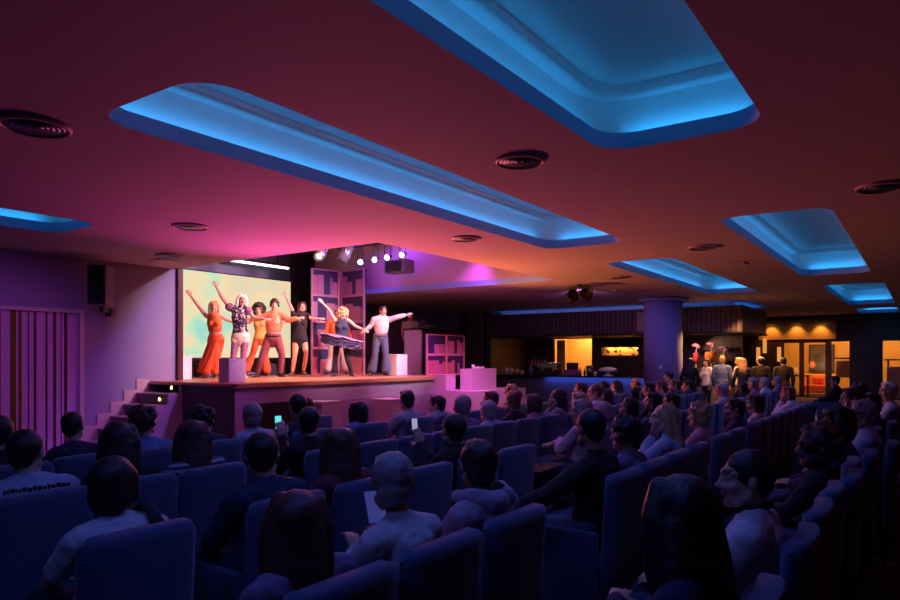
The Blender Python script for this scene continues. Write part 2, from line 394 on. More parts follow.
# LED screen
s = thing('led_screen', 'large LED screen showing a pastel cream and green abstract picture behind the dancers', 'screen', (-13.7,10.65,1.58))
part('casing', MB().box(-.16,-.012,-1.66,1.66,-.0,2.05), M['black'], s)
part('display', MB().box(-.01,0,-1.63,1.63,.03,2.02), M['screen'], s)
part('stand', MB().box(-.12,-.05,-1.5,-1.4,-.41,0).box(-.12,-.05,1.4,1.5,-.41,0), M['black'], s)
t = thing('tube_light', 'white fluorescent tube glowing above the LED screen', 'light', (-14.1,11.6,4.02))
part('tube', MB().tube([(0,-.95,0),(0,.95,0)],[.03,.03]), M['tube'], t, True); part('housing', MB().box(-.05,.05,-1,1,.03,.09), M['metal'], t)
part('hanger', MB().box(-.01,.01,-.6,-.58,.09,.875).box(-.01,.01,.58,.6,.09,.875), M['metal'], t)
t = thing('stage_curtain', 'narrow brown drape at the left edge of the LED screen', 'curtain', (-13.3,8.72,HS))
cm = MB(); cm.loft([[(.05*math.sin(k*1.9), -.16+.026*k, z) for k in range(11)] + [(.05*math.sin(k*1.9)-.02, -.16+.026*k, z) for k in reversed(range(11))] for z in (0.0, 2.7)])
part('drape', cm, CL['brown'], t)
t = thing('stage_curtain', 'tall black drape between the LED screen and the painted bookcases', 'curtain', (-13.75,12.75,HS))
cm = MB(); cm.loft([[(.04*math.sin(k*1.5), -.42+.028*k, z) for k in range(31)] + [(.04*math.sin(k*1.5)-.02, -.42+.028*k, z) for k in reversed(range(31))] for z in (0.0, 3.55)])
part('drape', cm, M['blackcloth'], t)
for i, (yy, w, lab) in enumerate(((9.55,.5,'left'),(11.2,.4,'right'))):
    t = thing('floor_monitor', ('black wedge monitor behind the orange dress dancer' if i == 0 else 'black wedge monitor behind the man in maroon trousers'), 'loudspeaker', (-13.35,yy,HS))
    part('cabinet', MB().loft([[(-.2,-w/2,0),(.2,-w/2,0),(.1,-w/2,.28),(-.2,-w/2,.3)],[(-.2,w/2,0),(.2,w/2,0),(.1,w/2,.28),(-.2,w/2,.3)]]), M['black'], t)
    part('grille', MB().loft([[(.195,-w/2+.03,.03),(.11,-w/2+.03,.26),(.12,-w/2+.03,.265),(.205,-w/2+.03,.035)],[(.195,w/2-.03,.03),(.11,w/2-.03,.26),(.12,w/2-.03,.265),(.205,w/2-.03,.035)]]), M['metal'], t)

# painted bookcase flats (a folding screen) and the low shelf before the booth
PINK = mat('flat_pink_frame', (.62,.28,.34), .6); PB = mat('flat_dark_gap', (.055,.03,.10), .6)
BOOKS = [mat('flat_book_%d' % i, c, .6) for i, c in enumerate(((.50,.16,.24),(.46,.20,.34),(.36,.17,.34),(.56,.22,.28)))]
def flat(name, label, p0, p1, h, rows, z=HS, seed=1, w_thick=.04, uw=None):
    a = V((p0[0], p0[1], 0)); e = V((p1[0], p1[1], 0)) - a; L = e.length
    t = thing(name, label, 'stage flat', (p0[0], p0[1], z), math.atan2(e.y, e.x))
    part('backing', MB().box(0,L,-.0,w_thick,0,h), PB, t)
    f = MB(); fw = .05
    f.box(0,fw,-.02,0,0,h).box(L-fw,L,-.02,0,0,h)
    zs = [h*k/rows for k in range(rows+1)]
    for zz in zs: f.box(fw,L-fw,-.02,0,max(0,zz-.03),min(h,zz+.03))
    part('frame', f, PINK, t)
    rnd = random.Random(seed); rh = h/rows
    for zz in zs[:-1]:
        x = fw + .01
        while x < L - fw - .06:
            w = rnd.choice((.09,.14,.2,.28)); w = min(w, L - fw - .01 - x); hh = rnd.uniform(.55,.85)*rh*.92
            if rnd.random() < .86: part('painted_book', MB().box(x,x+w-.008,-.012,-.001,zz+.03,zz+.03+hh-.03), rnd.choice(BOOKS), t)
            x += w
    return t
flat('bookcase_flat', 'tall pink painted bookcase panel beside the black drape', (-12.95,12.30), (-12.83,13.2), 2.75, 4, seed=3)
flat('bookcase_flat', 'tall magenta painted bookcase panel behind the tutu dancer, right of the folded pair', (-12.78,13.22), (-11.85,13.12), 2.75, 4, seed=8)
t = flat('low_bookcase', 'low pink painted bookcase with two bays standing before the dark booth', (-10.15,13.5), (-10.15,15.2), 1.03, 2, seed=5)
part('divider', MB().box(.83,.88,-.03,0,0,1.03), PINK, t)
# DJ booth
t = thing('dj_booth', 'purple sided booth with a dark counter behind the low pink bookcase', 'booth', (-10.65,13.95,HS))
part('side_panel', MB().box(-.55,0,0,.05,0,1.16), M['lilac'], t); part('front_panel', MB().box(-.05,0,.05,2.0,0,1.1), M['darkwall'], t)
part('counter', MB().rbox(-.58,.03,-.03,2.05,1.16,1.2,.01), M['counter'], t)
t = thing('mixer', 'audio mixer with pale knobs on the booth counter', 'mixer', (-10.93,14.75,HS+1.2))
part('desk', MB().loft([[(-.2,-.3,0),(.2,-.3,0),(.2,-.3,.05),(-.2,-.3,.12)],[(-.2,.3,0),(.2,.3,0),(.2,.3,.05),(-.2,.3,.12)]]), M['metal'], t)
k = MB()
for i in range(6): k.lathe([(.015,.085),(.012,.12)], (-.05,-.22+.09*i,0), 10)
part('knob', k, M['white'], t)
t = thing('laptop', 'open laptop with a blue lit lid on the booth counter', 'laptop', (-10.95,14.15,HS+1.2), .2)
part('base', MB().rbox(-.12,.12,-.16,.16,0,.02,.005), M['metal'], t); part('lid', MB().loft([[(.12,-.16,.02),(.13,-.16,.02),(.19,-.16,.23),(.18,-.16,.23)],[(.12,.16,.02),(.13,.16,.02),(.19,.16,.23),(.18,.16,.23)]]), CL['blue'], t)

# lighting bar in the recess
t = thing('lighting_bar', 'horizontal pipe carrying the stage spotlights in the ceiling recess', 'truss', (-10.6,12,4.25))
part('pipe', MB().tube([(-1.1,0,0),(1.6,0,0)],[.025,.025]).tube([(-1.1,0,.2),(1.6,0,.2)],[.018,.018]), M['metal'], t)
w = MB()
for i in range(9): x = -1.1 + .3*i; w.tube([(x,0,0),(x+.15,0,.2),(x+.3,0,0)],[.01,.01,.01])
part('bracing', w, M['metal'], t); part('hanger', MB().tube([(-.6,0,.2),(-.6,0,.65)],[.012,.012]).tube([(1.1,0,.2),(1.1,0,.65)],[.012,.012]), M['metal'], t)
def spotlight(x, y, z, yaw, pitch, label, lens, r=.10, L=.22, body='metal', zt=4.24):
    t = thing('spotlight', label, 'spotlight', (x,y,z), 0)
    R = Matrix.Rotation(yaw,4,'Z') @ Matrix.Rotation(pitch,4,'X')
    part('housing', MB().lathe([(.03,-L*.6),(r*.8,-L*.5),(r,0),(r*1.02,L*.45),(r*.93,L*.45),(r*.85,L*.2)], n=20).xform(R @ Matrix.Rotation(-PI/2,4,'X')), M[body], t, True)
    part('lens', MB().lathe([(r*.86*(1 if body == 'metal' else .6),L*.30),(r*.5,L*.36),(.005,L*.38)], n=20).xform(R @ Matrix.Rotation(-PI/2,4,'X')), lens, t.children[0] if t.children else t, True)
    y_ = MB().tube([R @ V((-r*1.12,0,0)), R @ V((-r*1.12,0,.02)), (-r*1.0*math.cos(yaw), -r*math.sin(yaw), zt-z-.06), (0,0,zt-z-.03), (r*1.0*math.cos(yaw), r*math.sin(yaw), zt-z-.06), R @ V((r*1.12,0,.02)), R @ V((r*1.12,0,0))], [.012]*7)
    part('yoke', y_, M['metal'], t); return t
yw = PI + math.radians(-52)
names = ['leftmost of the four', 'second from left of the four', 'third from left of the four', 'rightmost of the four']
for i, x in enumerate((-10.95,-10.5,-10.12,-9.68)):
    spotlight(x,12,3.88+.02*i,PI+math.radians(28-4*i),math.radians(-16),'lit white spotlight, ' + names[i] + ' on the pipe above the stage', M['spotlens'], .07)
spotlight(-11.0,10.75,3.92,PI+math.radians(20),math.radians(-35),'large blue stage lantern with a warm glowing lens, left of the pair', M['lampwarm'], .11,.40, 'lantern')
spotlight(-10.75,11.25,3.95,PI-math.radians(40),math.radians(-62),'large blue stage lantern tilted down, right of the pair', M['chrome'], .13,.42, 'lantern')
t = thing('lighting_bar', 'short pipe holding the two large blue lanterns above the dancers', 'truss', (-10.9,11,4.25))
part('pipe', MB().tube([(-.1,-.9,0),(.15,.7,0)],[.025,.025]), M['metal'], t); part('hanger', MB().tube([(0,-.3,0),(0,-.3,.65)],[.012,.012]).tube([(.1,.4,0),(.1,.4,.65)],[.012,.012]), M['metal'], t)
t = thing('hung_loudspeaker', 'purple lit wedge loudspeaker hanging under the stage recess ceiling', 'loudspeaker', (-10.7,13.15,3.87))
part('cabinet', MB().rbox(-.34,.3,-.2,.2,-.16,.16,.015), CL['grey'], t); part('grille', MB().rbox(-.3,.2,-.215,-.2,-.13,.13,.004), M['metal'], t); part('bracket', MB().box(-.02,.02,-.02,.02,.16,1.03), M['metal'], t)

# left wall loudspeaker
t = thing('wall_loudspeaker', 'black loudspeaker mounted high on the wall left of the stage', 'loudspeaker', (-11.38,6.02,2.48), math.radians(-50))
part('cabinet', MB().rbox(-.22,.16,-.15,.15,0,.68,.015), CL['grey'], t); part('grille', MB().rbox(.16,.185,-.14,.14,.02,.66,.008), M['black'], t)
part('bracket', MB().rbox(-.32,-.02,-.03,.03,-.10,-.0,.01).rbox(-.5,-.3,-.05,.05,-.16,-.02,.01), M['black'], t)

# ceiling vents: shallow round diffusers with concentric rings
vents = [(-5.34,2.34,.27,'nearest the left corner of the long blue cove'), (-2.86,5.15,.24,'just beyond the nearest blue cove'), (-7.78,5.28,.25,'in the pink lit ceiling above the left seats'), (-10.25,6.57,.24,'by the wall loudspeaker'),
         (-5.35,8.05,.24,'between the long blue cove and the stage recess'), (-2.79,10.79,.26,'left of the right hand blue cove'), (-.35,7.98,.26,'in the dark ceiling at the far right'), (-5.26,13.78,.24,'left of the far narrow blue cove')]
for x, y, r, lab in vents:
    r *= .9
    t = thing('ceiling_vent', 'round dark ceiling air vent ' + lab, 'vent', (x,y,HC))
    part('rim', MB().lathe([(r,0),(r,-.015),(r*.9,-.03),(r*.86,-.012),(r*.86,0)], n=36, caps=False), M['trim'], t, True)
    g = MB()
    for k in range(5):
        q = r*(.80 - .15*k); g.lathe([(q,-.004),(q+.01,-.02),(q-.03,-.016),(q-.04,-.004)], n=32, caps=False)
    g.lathe([(r*.86,-.002),(.001,-.002)], n=32, caps=False)
    part('grille', g, M['metal'], t, True)
for x, y, lab in ((-2.79,13.0,'pale linear ceiling slot beside the right hand blue cove'), (-10.9,6.9,'pale ceiling slot by the top of the stage wall')):
    t = thing('ceiling_slot', lab, 'vent', (x,y,HC)); part('frame', MB().rbox(-.16,.16,-.2,.2,-.02,0,.005), M['white'], t); part('slot', MB().box(-.12,.12,-.16,.16,-.022,-.02), M['trim'], t)
t = thing('smoke_detector', 'tiny white dome on the ceiling near the blue pillar', 'detector', (-6.32,16.23,HC)); part('dome', MB().lathe([(.06,0),(.06,-.02),(.04,-.05),(.001,-.055)], n=20), M['white'], t, True)
# twin moving heads under the ceiling
t = thing('ceiling_projector', 'pair of black stage projectors hanging from the ceiling before the bar', 'spotlight', (-6.55,14.6,HC))
part('bar', MB().tube([(-.3,.1,-.06),(.3,-.1,-.06)],[.02,.02]).tube([(0,0,-.06),(0,0,0)],[.03,.03]), M['black'], t)
for sx, aim in ((-.22,.9),(.2,1.2)):
    h = part('lamp_head', MB().lathe([(.05,-.17),(.14,-.10),(.15,.1),(.13,.16),(.11,.12)], n=20).xform(Matrix.Translation((sx,-.4*sx,-.27)) @ Matrix.Rotation(1.2,4,'Y') @ Matrix.Rotation(aim,4,'X')), M['black'], t, True)
    part('yoke', MB().tube([(sx-.16,-.4*sx,-.25),(sx-.15,-.4*sx,-.1),(sx+.15,-.4*sx,-.1),(sx+.16,-.4*sx,-.25)],[.015]*4), M['black'], t)

# ------------------------------------------------------------------ pillar, bar and back wall
p = link('pillar', None, None, (-6.13,19.4,0)); p['kind'] = 'structure'
part('shaft', MB().lathe([(.53,0),(.53,3.24)], n=48), M['wall'], p, True); part('collar', MB().lathe([(.53,3.2),(.70,3.22),(.70,3.27),(.53,3.27)], n=48), M['wall'], p, True)
part('socket_plate', MB().box(.06,.14,-.545,-.52,1.30,1.40), M['white'], p)
VB = 2.40
b = tag(link('bar_canopy', None), 'dark slatted canopy over the bar with a blue lit top edge', 'canopy')
part('fascia', MB().box(-13.0,-4.40,21.30,21.42,VB,3.16).box(-4.52,-4.40,21.42,25.0,VB,3.16), M['slat'], b)
part('soffit', MB().box(-13.0,-4.4,21.28,24.2,VB-.05,VB).box(-5.2,-4.38,24.2,25.0,VB-.05,VB), M['black'], b)
part('ledge', MB().box(-13.0,-4.7,21.42,21.9,3.10,3.16).box(-4.9,-4.52,21.9,25.0,3.10,3.16), M['cove'], b)
part('upper_box', MB().box(-13.0,-4.75,21.95,25.0,3.1,HC), M['cove'], b)
part('pleated_panel', MB().box(-7.55,-6.75,21.24,21.3,VB+.05,3.05), M['slatlight'], b)
area((-8.9,21.7,3.18), (0,0,1), 8.0,.06, 4.5, (.03,.2,1), name='bar_strip_lamp').rotation_euler = (PI,0,0)
area((-4.62,23.4,3.18), (0,0,1), .06,3.0, 1.6, (.03,.2,1), name='bar_strip_lamp').rotation_euler = (PI,0,0)
for i, (x, y, lab) in enumerate(((-12.2,21.9,'far left'),(-10.9,21.8,'over the coffee machine'),(-9.6,21.8,'left of the pillar over the bottles'),(-8.2,21.7,'nearest the left side of the pillar'),(-6.3,21.7,'just right of the pillar'),(-5.3,22.0,'at the bar corner'),(-4.8,22.7,'by the short side of the canopy'),(-4.75,24.0,'at the far end of the canopy short side'))):
    t = thing('downlight', 'tiny warm downlight under the bar canopy, ' + lab, 'downlight', (x,y,VB-.05)); part('ring', MB().lathe([(.06,0),(.06,-.008),(.045,-.01)], n=18, caps=False), M['metal'], t); part('lens', MB().lathe([(.045,-.006),(.001,-.006)], n=18, caps=False), M['lampwarm'], t)
struct('wall_bar_back', MB().box(-13.2,-11.95,24.2,24.35,0,VB).box(-10.35,-10.1,24.2,24.35,0,VB).box(-9.9,-8.5,24.2,24.35,2.05,VB).box(-10.1,-5.0,24.2,24.35,0,1.70).box(-10.1,-9.95,24.2,24.35,1.70,VB).box(-8.55,-5.0,24.2,24.35,1.7,VB).box(-9.95,-8.55,24.2,24.35,2.0,VB).box(-11.95,-10.35,24.2,24.35,2.33,VB), M['mirror'])
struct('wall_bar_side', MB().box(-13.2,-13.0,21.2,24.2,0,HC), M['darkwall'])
struct('wall_niche', MB().box(-10.0,-8.5,24.5,24.55,1.65,2.05).box(-10.0,-8.5,24.35,24.5,1.66,1.70).box(-10.0,-8.5,24.35,24.5,2.0,2.04), M['warmwall'])
struct('wall_service_room', MB().box(-12.3,-10.0,26.0,26.1,0,2.9).box(-12.3,-12.2,24.35,26,0,2.9).box(-10.1,-10.0,24.36,26,0,2.9).box(-12.3,-10.0,24.35,26.1,2.9,3.0), M['warmwall'])
struct('door_2', MB().box(-11.9,-11.55,24.4,24.45,0,2.3), M['warmwall'])
area((-11.1,25.2,2.8), (0,.2,-1), .8,.8, 75, (1,.50,.14), name='service_room_lamp')
area((-9.25,24.42,1.98), (0,.5,-1), 1.2,.06, 7, (1,.48,.12), name='niche_lamp')
t = thing('wall_shelf', 'narrow dark shelf under the lit niche holding the flower vases', 'shelf', (-9.25,24.07,1.53)); part('board', MB().box(-.8,.8,-.11,.12,0,.03), M['wood'], t); part('bracket', MB().box(-.6,-.57,0,.125,-.1,0), M['metal'], t); part('bracket', MB().box(.57,.6,0,.125,-.1,0), M['metal'], t)
for i in range(3):
    x = -9.75 + .52*i
    t = thing('flower_vase', ['vase of white flowers at the left of the lit niche','vase of yellow flowers in the middle of the lit niche','vase of drooping pale flowers at the right of the lit niche'][i], 'vase', (x,24.06,1.561))
    part('vase', MB().lathe([(.03,0),(.045,.05),(.025,.1),(.03,.12)], n=14), M['glass'], t, True)
    fm = MB(); sm = MB(); rnd = random.Random(i)
    for k in range(7):
        dx = rnd.uniform(-.17,.17); dy = rnd.uniform(-.08,.06); dz = rnd.uniform(.0,.42); sm.tube([(0,0,.08),(dx*.5,dy*.5,.2),(dx,dy,.1+dz)],[.004]*3,n=6); fm.ell((dx,dy,.1+dz),(.035,.03,.05),n=8,m=5)
    part('stem', sm, CL['green'], t); part('blossom', fm, [CL['cream'],CL['yellow'],CL['cream']][i], t, True)
c = thing('bar_counter', 'long black bar counter with blue light washing its front', 'bar', (-9,20.9,0))
Mc = Matrix.Translation((9,-20.9,0))
part('worktop', MB().rbox(-12.9,-4.6,20.45,21.15,.98,1.02,.008).xform(Mc), M['counter'], c); part('front_panel', MB().box(-12.8,-4.7,20.7,20.8,0,.98).xform(Mc), M['counterfront'], c); part('plinth', MB().box(-12.8,-4.7,20.8,21.1,0,.1).xform(Mc), M['black'], c)
area((-8.7,20.58,.96), (0,.25,-1), 3.6,.05, 12, (.06,.16,1), name='counter_strip_lamp')
def bottle(name, lab, cat, x, y, z, h, r, m, group=None, neck=True):
    t = thing(name, lab, cat, (x,y,z), 0, group)
    if neck: part('glass_body', MB().lathe([(r,0),(r,h*.6),(r*.35,h*.75),(r*.3,h*.94)], n=16), m, t, True); part('cap', MB().lathe([(r*.34,h*.94),(r*.34,h)], n=12), M['metal'], t)
    else: part('bowl', MB().lathe([(r*.75,0),(r,h),(r*.9,h),(r*.65,.01)], n=16), m, t, True); part('rim', MB().lathe([(r,h-.01),(r+.004,h),(r-.004,h+.004)], n=16), M['white'], t, True)
    return t
ct = 1.021
for i, (x, h) in enumerate(((-12.12,.23),(-11.92,.2),(-11.68,.19),(-11.48,.12))):
    bottle('cup_stack', ['tall pale cup at the far left end of the bar','second pale cup from the left end of the bar','warm lit cup third from the left end of the bar','low yellowish cup left of the blue bottle'][i], 'cup', x,20.8,ct,h,.075,[M['white'],CL['cream'],CL['yellow'],CL['cream']][i],None,False)
bottle('bottle', 'dark blue bottle standing left of the coffee machine', 'bottle', -11.14,20.8,ct,.4,.07,CL['blue'])
t = thing('coffee_machine', 'blue lit steel coffee machine on the bar counter', 'coffee machine', (-10.45,20.85,ct))
part('body', MB().rbox(-.38,.38,-.16,.2,0,.2,.02), M['metal'], t); part('head', MB().rbox(-.38,.38,-.2,.2,.22,.42,.03), M['chrome'], t)
for sx in (-.2,.2): part('group_head', MB().lathe([(.05,.14),(.05,.22)], (sx,-.14,0), 14), M['chrome'], t); part('portafilter', MB().tube([(sx,-.16,.16),(sx,-.32,.15)],[.018,.022]), M['black'], t)
t = thing('till', 'dark purple till on the bar counter below the lit doorway', 'till', (-9.6,20.85,ct)); part('body', MB().rbox(-.22,.22,-.18,.18,0,.2,.02), CL['violet'], t); part('screen', MB().rbox(-.2,.2,-.03,.03,.2,.42,.01), M['metal'], t)
bottle('bottle', 'first small clear bottle right of the till', 'bottle', -9.3,20.8,ct,.27,.05,M['chrome']); bottle('bottle', 'greenish bottle second from the till', 'bottle', -9.16,20.85,ct,.25,.045,CL['green'])
bottle('glass_jug', 'blue glinting glass jug left of the white cake stand', 'jug', -8.98,20.8,ct,.33,.11,M['chrome'],None,False); bottle('cup_stack', 'small white cup by the glass jug', 'cup', -8.78,20.8,ct,.13,.05,M['white'],None,False)
t = thing('cake_stand', 'white round domed cake stand on the bar counter', 'cake stand', (-8.36,20.85,ct)); part('foot', MB().lathe([(.16,0),(.14,.03),(.05,.06),(.05,.12)], n=24), M['white'], t, True); part('dish', MB().lathe([(.05,.12),(.28,.16),(.30,.20),(.24,.25),(.1,.28),(.001,.285)], n=32), M['white'], t, True)
bottle('cup_stack', 'single white cup against the left edge of the pillar', 'cup', -7.07,20.8,ct,.2,.05,M['white'],None,False)
# back shelf bottles, dim, at the left of the bar
t = thing('back_shelf', 'dim shelf with glasses at the left end of the bar back wall', 'shelf', (-12.5,24.1,0)); part('board', MB().box(-.4,.4,-.12,.08,1.25,1.28).box(-.4,.4,-.12,.08,1.75,1.78), M['wood'], t)
for i in range(5): bottle('bottle', 'small warm bottle on the dim back shelf of the bar', 'bottle', -12.8+.14*i,24.05,1.281,.3+.03*(i%3),.04,CL['tan'],'bottles on the dim back shelf')
# tall decorative cocktail goblets on the back bar
t0 = thing('back_bar_cabinet', 'dark cabinet behind the bar right of the pillar carrying tall goblets', 'cabinet', (-5.85,23.6,0)); part('body', MB().rbox(-.8,.8,-.3,.3,0,1.2,.01), M['wood'], t0); part('door', MB().box(-.75,-.02,-.31,-.3,.1,1.1), M['wood'], t0); part('door', MB().box(.02,.75,-.31,-.3,.1,1.1), M['wood'], t0)
JUICE = [mat('juice_red', (.8,.10,.08), .25), mat('juice_orange', (.85,.24,.05), .25), mat('juice_amber', (.85,.42,.06), .25)]; STRAW = mat('straw_pink', (.85,.35,.5), .4)
for i, (x, h, lab) in enumerate(((-6.3,.9,'tall red cocktail goblet display nearest the pillar'),(-5.82,.95,'wide orange cocktail goblet display in the middle of the three'),(-5.42,.8,'slim amber cocktail goblet display at the right of the three'))):
    t = thing('cocktail_goblet', lab, 'goblet', (x,23.45,1.2))
    r = (.10,.20,.10)[i]
    part('foot', MB().lathe([(.1,0),(.1,.015),(.02,.04),(.018,h*.25)], n=20), CL['tan'], t, True)
    part('drink', MB().lathe([(.02,h*.25),(r*.8,h*.33),(r,h*.45),(r*.95,h*.62),(r*.9,h*.64),(.001,h*.645)], n=24), JUICE[i], t, True)
    part('straw', MB().tube([(0,0,h*.5),(.02,0,h*.8),(.04,0,h*.95)],[.02]*3), STRAW, t, True)
    part('garnish', MB().ell((-.02,0,h*.92),(.13,.06,.06)).ell((.08,0,h*.86),(.06,.06,.07)), [STRAW,STRAW,CL['pink']][i], t, True)
spot((-6.5,22.6,2.33), (-5.8,23.5,1.7), 110, (1,.55,.35), 70, .6, .05, 'goblet_spot_lamp')

# back wall y = 31 with doors / windows into a lit room
WB = 31.0
def wall_open(name, x0, x1, opens, y, z1, m):
    w = MB(); xs = x0
    for a, b_, za, zb in sorted(opens):
        w.box(xs, a, y, y+.12, 0, z1); w.box(a, b_, y, y+.12, zb, z1)
        if za > 0: w.box(a, b_, y, y+.12, 0, za)
        xs = b_
    w.box(xs, x1, y, y+.12, 0, z1); return struct(name, w, m)
wall_open('wall_back', -15, 3.3, [(-4.82,-4.18,0,2.27),(-4.08,-3.24,0,2.27),(-3.10,-2.40,.0,2.31),(-1.37,.6,.0,2.31)], WB, HC, M['wood'])
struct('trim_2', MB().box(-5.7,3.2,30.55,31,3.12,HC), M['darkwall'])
struct('wall_warm_band', MB().box(-5.75,-2.9,30.97,31,2.36,3.12), M['warmwall'])
struct('wall_far_room', MB().box(-6,3.2,34.2,34.3,0,HC).box(-6,-5.9,31.12,34.2,0,HC), M['warmwall'])
for i, (a, b_) in enumerate(((-4.82,-4.18),(-4.08,-3.24),(-3.10,-2.40),(-1.37,.6))):
    f = link('window_%d' % (i+1), None, None, ((a+b_)/2, WB+.05, 0)); f['kind'] = 'structure'; w = (b_-a)/2; h = 2.27 if i < 2 else 2.31
    part('frame', MB().box(-w,-w+.04,-.04,.04,0,h).box(w-.04,w,-.04,.04,0,h).box(-w,w,-.04,.04,h-.05,h).box(-w,w,-.04,.04,0,.06), M['wood'], f)
    part('pane', MB().box(-w+.04,w-.04,-.005,.005,.06,h-.05), M['glass'], f)
for i, x in enumerate((-5.24,-4.30,-3.43)):
    t = thing('downlight', 'warm ceiling downlight above the back wall, ' + ['left of three','middle of three','right of three'][i], 'downlight', (x,30.75,3.12))
    part('ring', MB().lathe([(.09,0),(.09,-.05),(.07,-.06)], n=18, caps=False), M['metal'], t); part('lens', MB().lathe([(.07,-.045),(.001,-.045)], n=18, caps=False), M['lampwarm'], t)
    spot((x,30.68,3.03), (x,31.0,2.2), 32, (1,.36,.07), 95, .8, .03, 'wall_wash_lamp')
t = thing('downlight', 'bright warm downlight in the ceiling before the back wall', 'downlight', (-4.1,29.6,HC)); part('ring', MB().lathe([(.09,0),(.09,-.02),(.07,-.03)], n=18, caps=False), M['metal'], t); part('lens', MB().lathe([(.07,-.02),(.001,-.02)], n=18, caps=False), M['lampwarm'], t)
spot((-4.1,29.6,3.25), (-4.1,29.6,0), 90, (1,.5,.2), 110, .6, .05, 'back_downlight_lamp')
# far room furniture
t = thing('console_table', 'low console behind the left glass door carrying small lit lamps', 'table', (-4.45,31.9,0)); part('top', MB().rbox(-.5,.5,-.2,.2,.82,.88,.01), M['wood'], t); part('leg', MB().box(-.48,-.42,-.18,.18,0,.82), M['wood'], t); part('leg', MB().box(.42,.48,-.18,.18,0,.82), M['wood'], t)
for i, x in enumerate((-4.62,-4.45,-4.29)):
    t = thing('table_lamp', ['left','middle','right'][i] + ' of three small glowing lamps on the console', 'lamp', (x,31.85,.88)); part('base', MB().lathe([(.05,0),(.02,.04),(.015,.12)], n=12), M['chrome'], t, True); part('lamp_shade', MB().lathe([(.065,.10),(.045,.32)], n=16), M['lampdim'], t, True)
t = thing('wall_picture', 'large colourful abstract poster seen through the middle glass door', 'picture', (-3.75,34.15,1.0)); part('frame', MB().box(-.5,.5,-.04,.04,0,1.2), M['wood'], t)
pm = mat('poster_paint', (.3,.3,.35), .5); nt = pm.node_tree; vn = nt.nodes.new('ShaderNodeTexVoronoi'); vn.inputs['Scale'].default_value = 3.2; rp = nt.nodes.new('ShaderNodeValToRGB'); rp.color_ramp.interpolation = 'CONSTANT'
for e_, (p_, c_) in zip([rp.color_ramp.elements[0], rp.color_ramp.elements[1], rp.color_ramp.elements.new(.45), rp.color_ramp.elements.new(.7)], ((0,(.06,.07,.12)),(.25,(.25,.27,.32)),(.45,(.10,.09,.14)),(.7,(.7,.12,.05)))): e_.position = p_; e_.color = (*c_, 1)
tc = nt.nodes.new('ShaderNodeTexCoord'); nt.links.new(tc.outputs['Object'], vn.inputs['Vector']); nt.links.new(vn.outputs['Color'], rp.inputs['Fac']); nt.links.new(rp.outputs['Color'], nt.nodes['Principled BSDF'].inputs['Base Color'])
part('print', MB().box(-.45,.45,-.045,-.04,.05,1.15), pm, t)
t = thing('sofa', 'red and ochre sofa seen through the middle glass door', 'sofa', (-3.7,33.2,0)); part('seat', MB().rbox(-.7,.7,-.35,.35,.1,.45,.06), CL['redorange'], t); part('backrest', MB().rbox(-.7,.7,.2,.4,.4,.9,.06), CL['yellow'], t); part('cushion', MB().rbox(-.3,.15,-.1,.2,.45,.8,.1), CL['redorange'], t)
t = thing('display_cabinet', 'pale cabinet with dark gaps seen through the third opening', 'cabinet', (-2.7,32.2,0)); part('body', MB().rbox(-.3,.28,-.2,.2,.8,1.5,.02), M['warmwall'], t); part('top_panel', MB().rbox(-.36,.34,-.25,.25,1.55,1.62,.01), M['wood'], t)
for sx, sy in ((-.28,-.18),(.26,-.18),(-.28,.18),(.26,.18)): part('leg', MB().box(sx-.03,sx+.03,sy-.03,sy+.03,0,.8), M['wood'], t)
t = thing('reception_desk', 'ochre desk seen through the wide opening at the far right', 'desk', (-.9,32.4,0)); part('body', MB().rbox(-.35,.2,-.3,.3,0,1.25,.02), M['warmwall'], t); part('top_panel', MB().rbox(-.42,.9,-.36,.36,1.5,1.56,.01), M['wood'], t); part('post', MB().box(-.33,-.27,-.28,.28,1.25,1.5).box(.12,.18,-.28,.28,1.25,1.5), M['wood'], t)
area((-3.6,32.6,3.2), (0,0,-1), 3.0,1.2, 150, (1,.43,.09), name='far_room_lamp'); area((-.8,32.6,3.2), (0,0,-1), 2.0,1.2, 125, (1,.44,.10), name='far_room_lamp')
# corridor sconces right of the bar
for i, (x, y, z, lab) in enumerate(((-5.75,30.9,1.75,'left'),(-5.5,30.9,2.1,'middle'),(-4.95,30.9,1.75,'right'))):
    t = thing('wall_sconce', 'tall narrow glowing wall sconce beyond the bar, ' + lab + ' of three', 'lamp', (x,y,z)); part('lamp_shade', MB().rbox(-.07,.07,-.06,.03,-.3,.3,.02), M['lampdim'], t); part('bracket', MB().box(-.03,.03,.03,.09,-.05,.05), M['metal'], t)
# striped curtain at the left end of the bar and dark posts
t = thing('striped_curtain', 'tall striped curtain in green, ochre and blue at the left end of the bar', 'curtain', (-13.6,21.05,0))
SCOL = [mat('stripe_%d' % i, c, .8) for i, c in enumerate(((.05,.10,.06),(.16,.12,.03),(.04,.05,.14),(.14,.07,.03)))]
for k in range(8):
    m0 = MB(); m0.loft([[(-.36+.09*k+.0,.03*(k%2),z),(-.36+.09*k+.045,-.03,z),(-.36+.09*(k+1),.03*((k+1)%2),z),(-.36+.09*(k+1),.04+.03*((k+1)%2),z),(-.36+.09*k,.04+.03*(k%2),z)] for z in (0.02,3.25)])
    part('stripe', m0, SCOL[k % 4], t)

